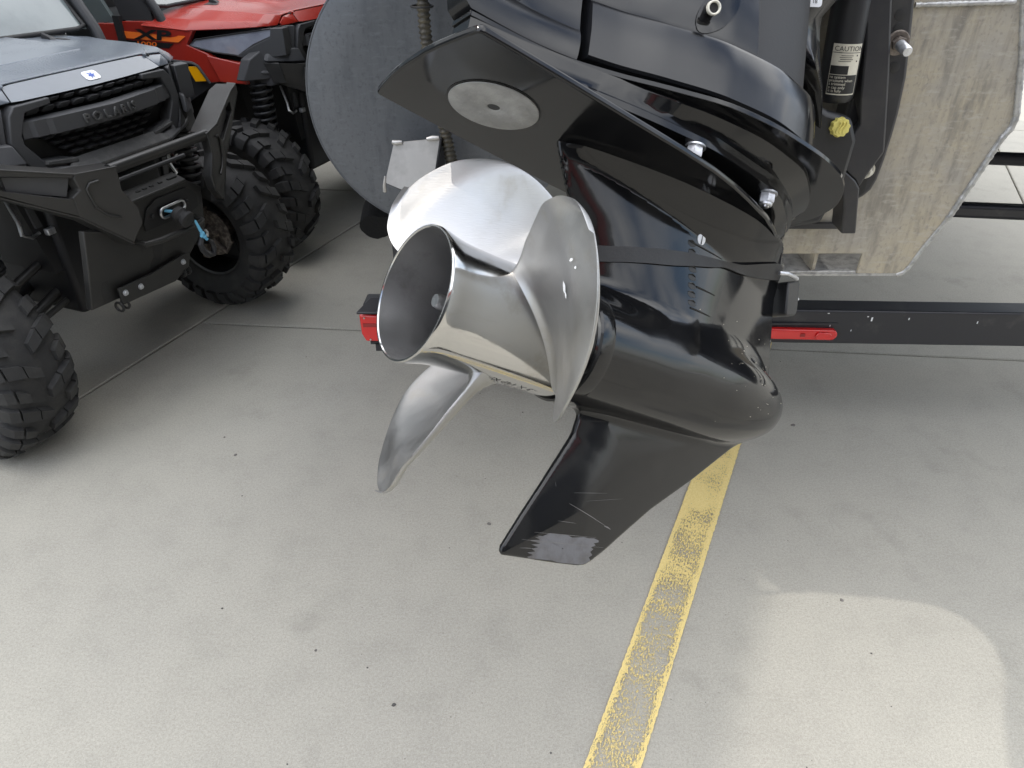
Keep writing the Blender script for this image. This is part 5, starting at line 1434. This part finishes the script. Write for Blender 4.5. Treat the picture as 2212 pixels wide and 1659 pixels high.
    # side arms
    for s in (-1, 1):
        def arm(pts, th, name, m, bev=.004, k=0.0):
            return b(MB().prism([C(s * u, f + k, z) for u, f, z in pts], C(0, -th, 0)), name, m, bevel=bev)
        if bumper == 'winch':
            # inner gusset
            g_in = [(.202, .440, .905), (.206, .440, .835), (.170, .445, .765), (.172, .450, .716), (.216, .434, .660), (.306, .394, .752), (.335, .380, .782), (.335, .380, .8425), (.310, .391, .860), (.318, .388, .898), (.31, .39, .908)]
            a_ = arm(g_in, .040, 'bumper_arm', 'utv_frame')
            up = [(.31, .39, .908), (.318, .388, .8975), (.40, .350, .920), (.477, .317, .942), (.492, .309, .938), (.492, .309, .908), (.477, .317, .899), (.345, .377, .842), (.334, .3805, .8415), (.334, .380, .782), (.425, .341, .842), (.498, .308, .892), (.60, .26, .955), (.60, .26, .985), (.58, .275, .985), (.52, .30, .975)]
            b(MB().prism([C(s * u, f, z) for u, f, z in up], C(0, -.045, 0)), 'bumper_wing', 'utv_frame', a_, tri=True, bevel=.003)
            em_ = [(.262, .4165, .878), (.285, .405, .875), (.296, .400, .860), (.288, .404, .80), (.262, .4155, .768), (.232, .4285, .752)]
            b(MB().tube([C(s * u, f + .002, z) for u, f, z in em_[::-1]], .004, 8), 'pressed_edge', 'utv_frame', a_)
            # top flange
            b(MB().prism([C(s * u, f, z) for u, f, z in ((.200, .441, .9075), (.31, .391, .9095), (.52, .301, .977), (.58, .276, .987), (.55, .205, .987), (.49, .22, .977), (.29, .305, .9095), (.195, .370, .9075))], C(0, 0, -.006)), 'bumper_top', 'utv_frame', a_, tri=True, bevel=.002)
            b(MB().prism([C(s * u, f, z) for u, f, z in ((.32, .372, .90), (.47, .300, .935), (.47, .300, .895), (.34, .362, .845))], C(0, -.01, 0)), 'wing_back', 'utv_plastic', a_)
            b(MB().prism([C(s * u, f, z) for u, f, z in ((.216, .434, .660), (.306, .394, .752), (.335, .380, .782), (.60, .26, .955), (.58, .20, .945), (.32, .33, .765), (.215, .37, .650))], C(0, 0, -.005)), 'bumper_under', 'utv_frame', a_, tri=True)
        else:
            b(MB().prism([C(s * u, f, z) for u, f, z in ((.20, .40, .92), (.42, .26, .930), (.46, .11, .930), (.455, .125, .845), (.40, .26, .80), (.22, .39, .78), (.20, .40, .79))], C(0, -.015, 0)), 'bumper_arm', 'utv_frame', bevel=.004)
            b(MB().prism([C(s * u, f, z) for u, f, z in ((.26, .375, .905), (.41, .280, .912), (.415, .272, .865), (.37, .295, .845), (.26, .37, .85))], C(0, .004, 0)), 'bumper_inset', 'utv_dark')
            b(MB().tube([C(s * u, f + .005, z) for u, f, z in ((.26, .375, .905), (.41, .280, .912), (.415, .272, .865), (.37, .295, .845), (.26, .37, .85), (.26, .375, .905))], .004, 6), 'inset_edge', 'utv_frame')
            b(MB().prism([C(s * u, f, z) for u, f, z in ((.448, .17, .934), (.470, .095, .934), (.462, .13, .842), (.440, .19, .842))], C(s * .008, .004, 0)), 'side_plate', 'utv_frame', bevel=.003)
    b(MB().tube(P3([(-.215, .418, .897), (.215, .418, .897)]), .0175, 18), 'bumper_bar', 'utv_frame')
    b(MB().tube(P3([(-.21, .30, .812), (.21, .30, .812)]), .008, 8), 'inner_bar', 'utv_dark')
    gl = MB()
    for i in range(-3, 4):
        gl.tube(P3([(i * .06 - .03, .24, .84), (i * .06 - .015, .245, .862), (i * .06 + .015, .245, .862), (i * .06 + .03, .24, .84), (i * .06 + .015, .235, .818), (i * .06 - .015, .235, .818), (i * .06 - .03, .24, .84)]), .003, 5)
    b(gl, 'lower_grille', 'utv_dark')
    # decals on the fenders
    if decals:
        for s in (-1, 1):
            def dec(pts, name, m, e, parent=None):
                return b(MB().prism([C(s * (su(f) + .004 + e), f, z) for f, z in pts], C(-s * .001, 0, 0)), name, m, parent, tri=True)
            d1_ = dec([(-.556, 1.058), (-.225, 1.048), (-.265, 1.020), (-.549, 1.028)], 'side_decal', 'orange', .0030)
            dec([(-.556, 1.0205), (-.292, 1.0145), (-.325, .992), (-.556, .9955)], 'number_decal', 'decal_black', .0030, d1_)
            def tp_(fc_, zc_, e): return lambda x_, y_, z_: C(s * (su(fc_ - s * -x_ if s > 0 else fc_ + x_) + .004 + e), (fc_ + x_) if s < 0 else (fc_ - x_), zc_ + y_)
            text_mesh('decal_text', 'XP', .060, (lambda g: lambda x_, y_, z_: g(x_ + .35 * y_, y_, z_))(tp_(-.395, 1.0455, .0046)), M['decal_black'], d1_, xs=2.6, bold=.0022)
            text_mesh('decal_number', '1000', .026, (lambda g: lambda x_, y_, z_: g(x_ + .25 * y_, y_, z_))(tp_(-.445, 1.0065, .0046)), M['orange'], d1_, xs=2.3, bold=.0006)
    # wheels
    for u, f, sd_ in ((-.60, 0, -1), (.60, 0, 1), (-.60, -1.95, -1), (.60, -1.95, 1)):
        wheel(root, u, f, sd_)
    return root


utv(-1.550, 2.588, 'grey_paint', 'grey utility vehicle with a winch bumper and knobbly tyres, nearest on the left', 'winch', False)
utv(-1.104, 4.232, 'red_paint', 'red utility vehicle with orange XP decals parked beyond the grey one', 'plain', True)
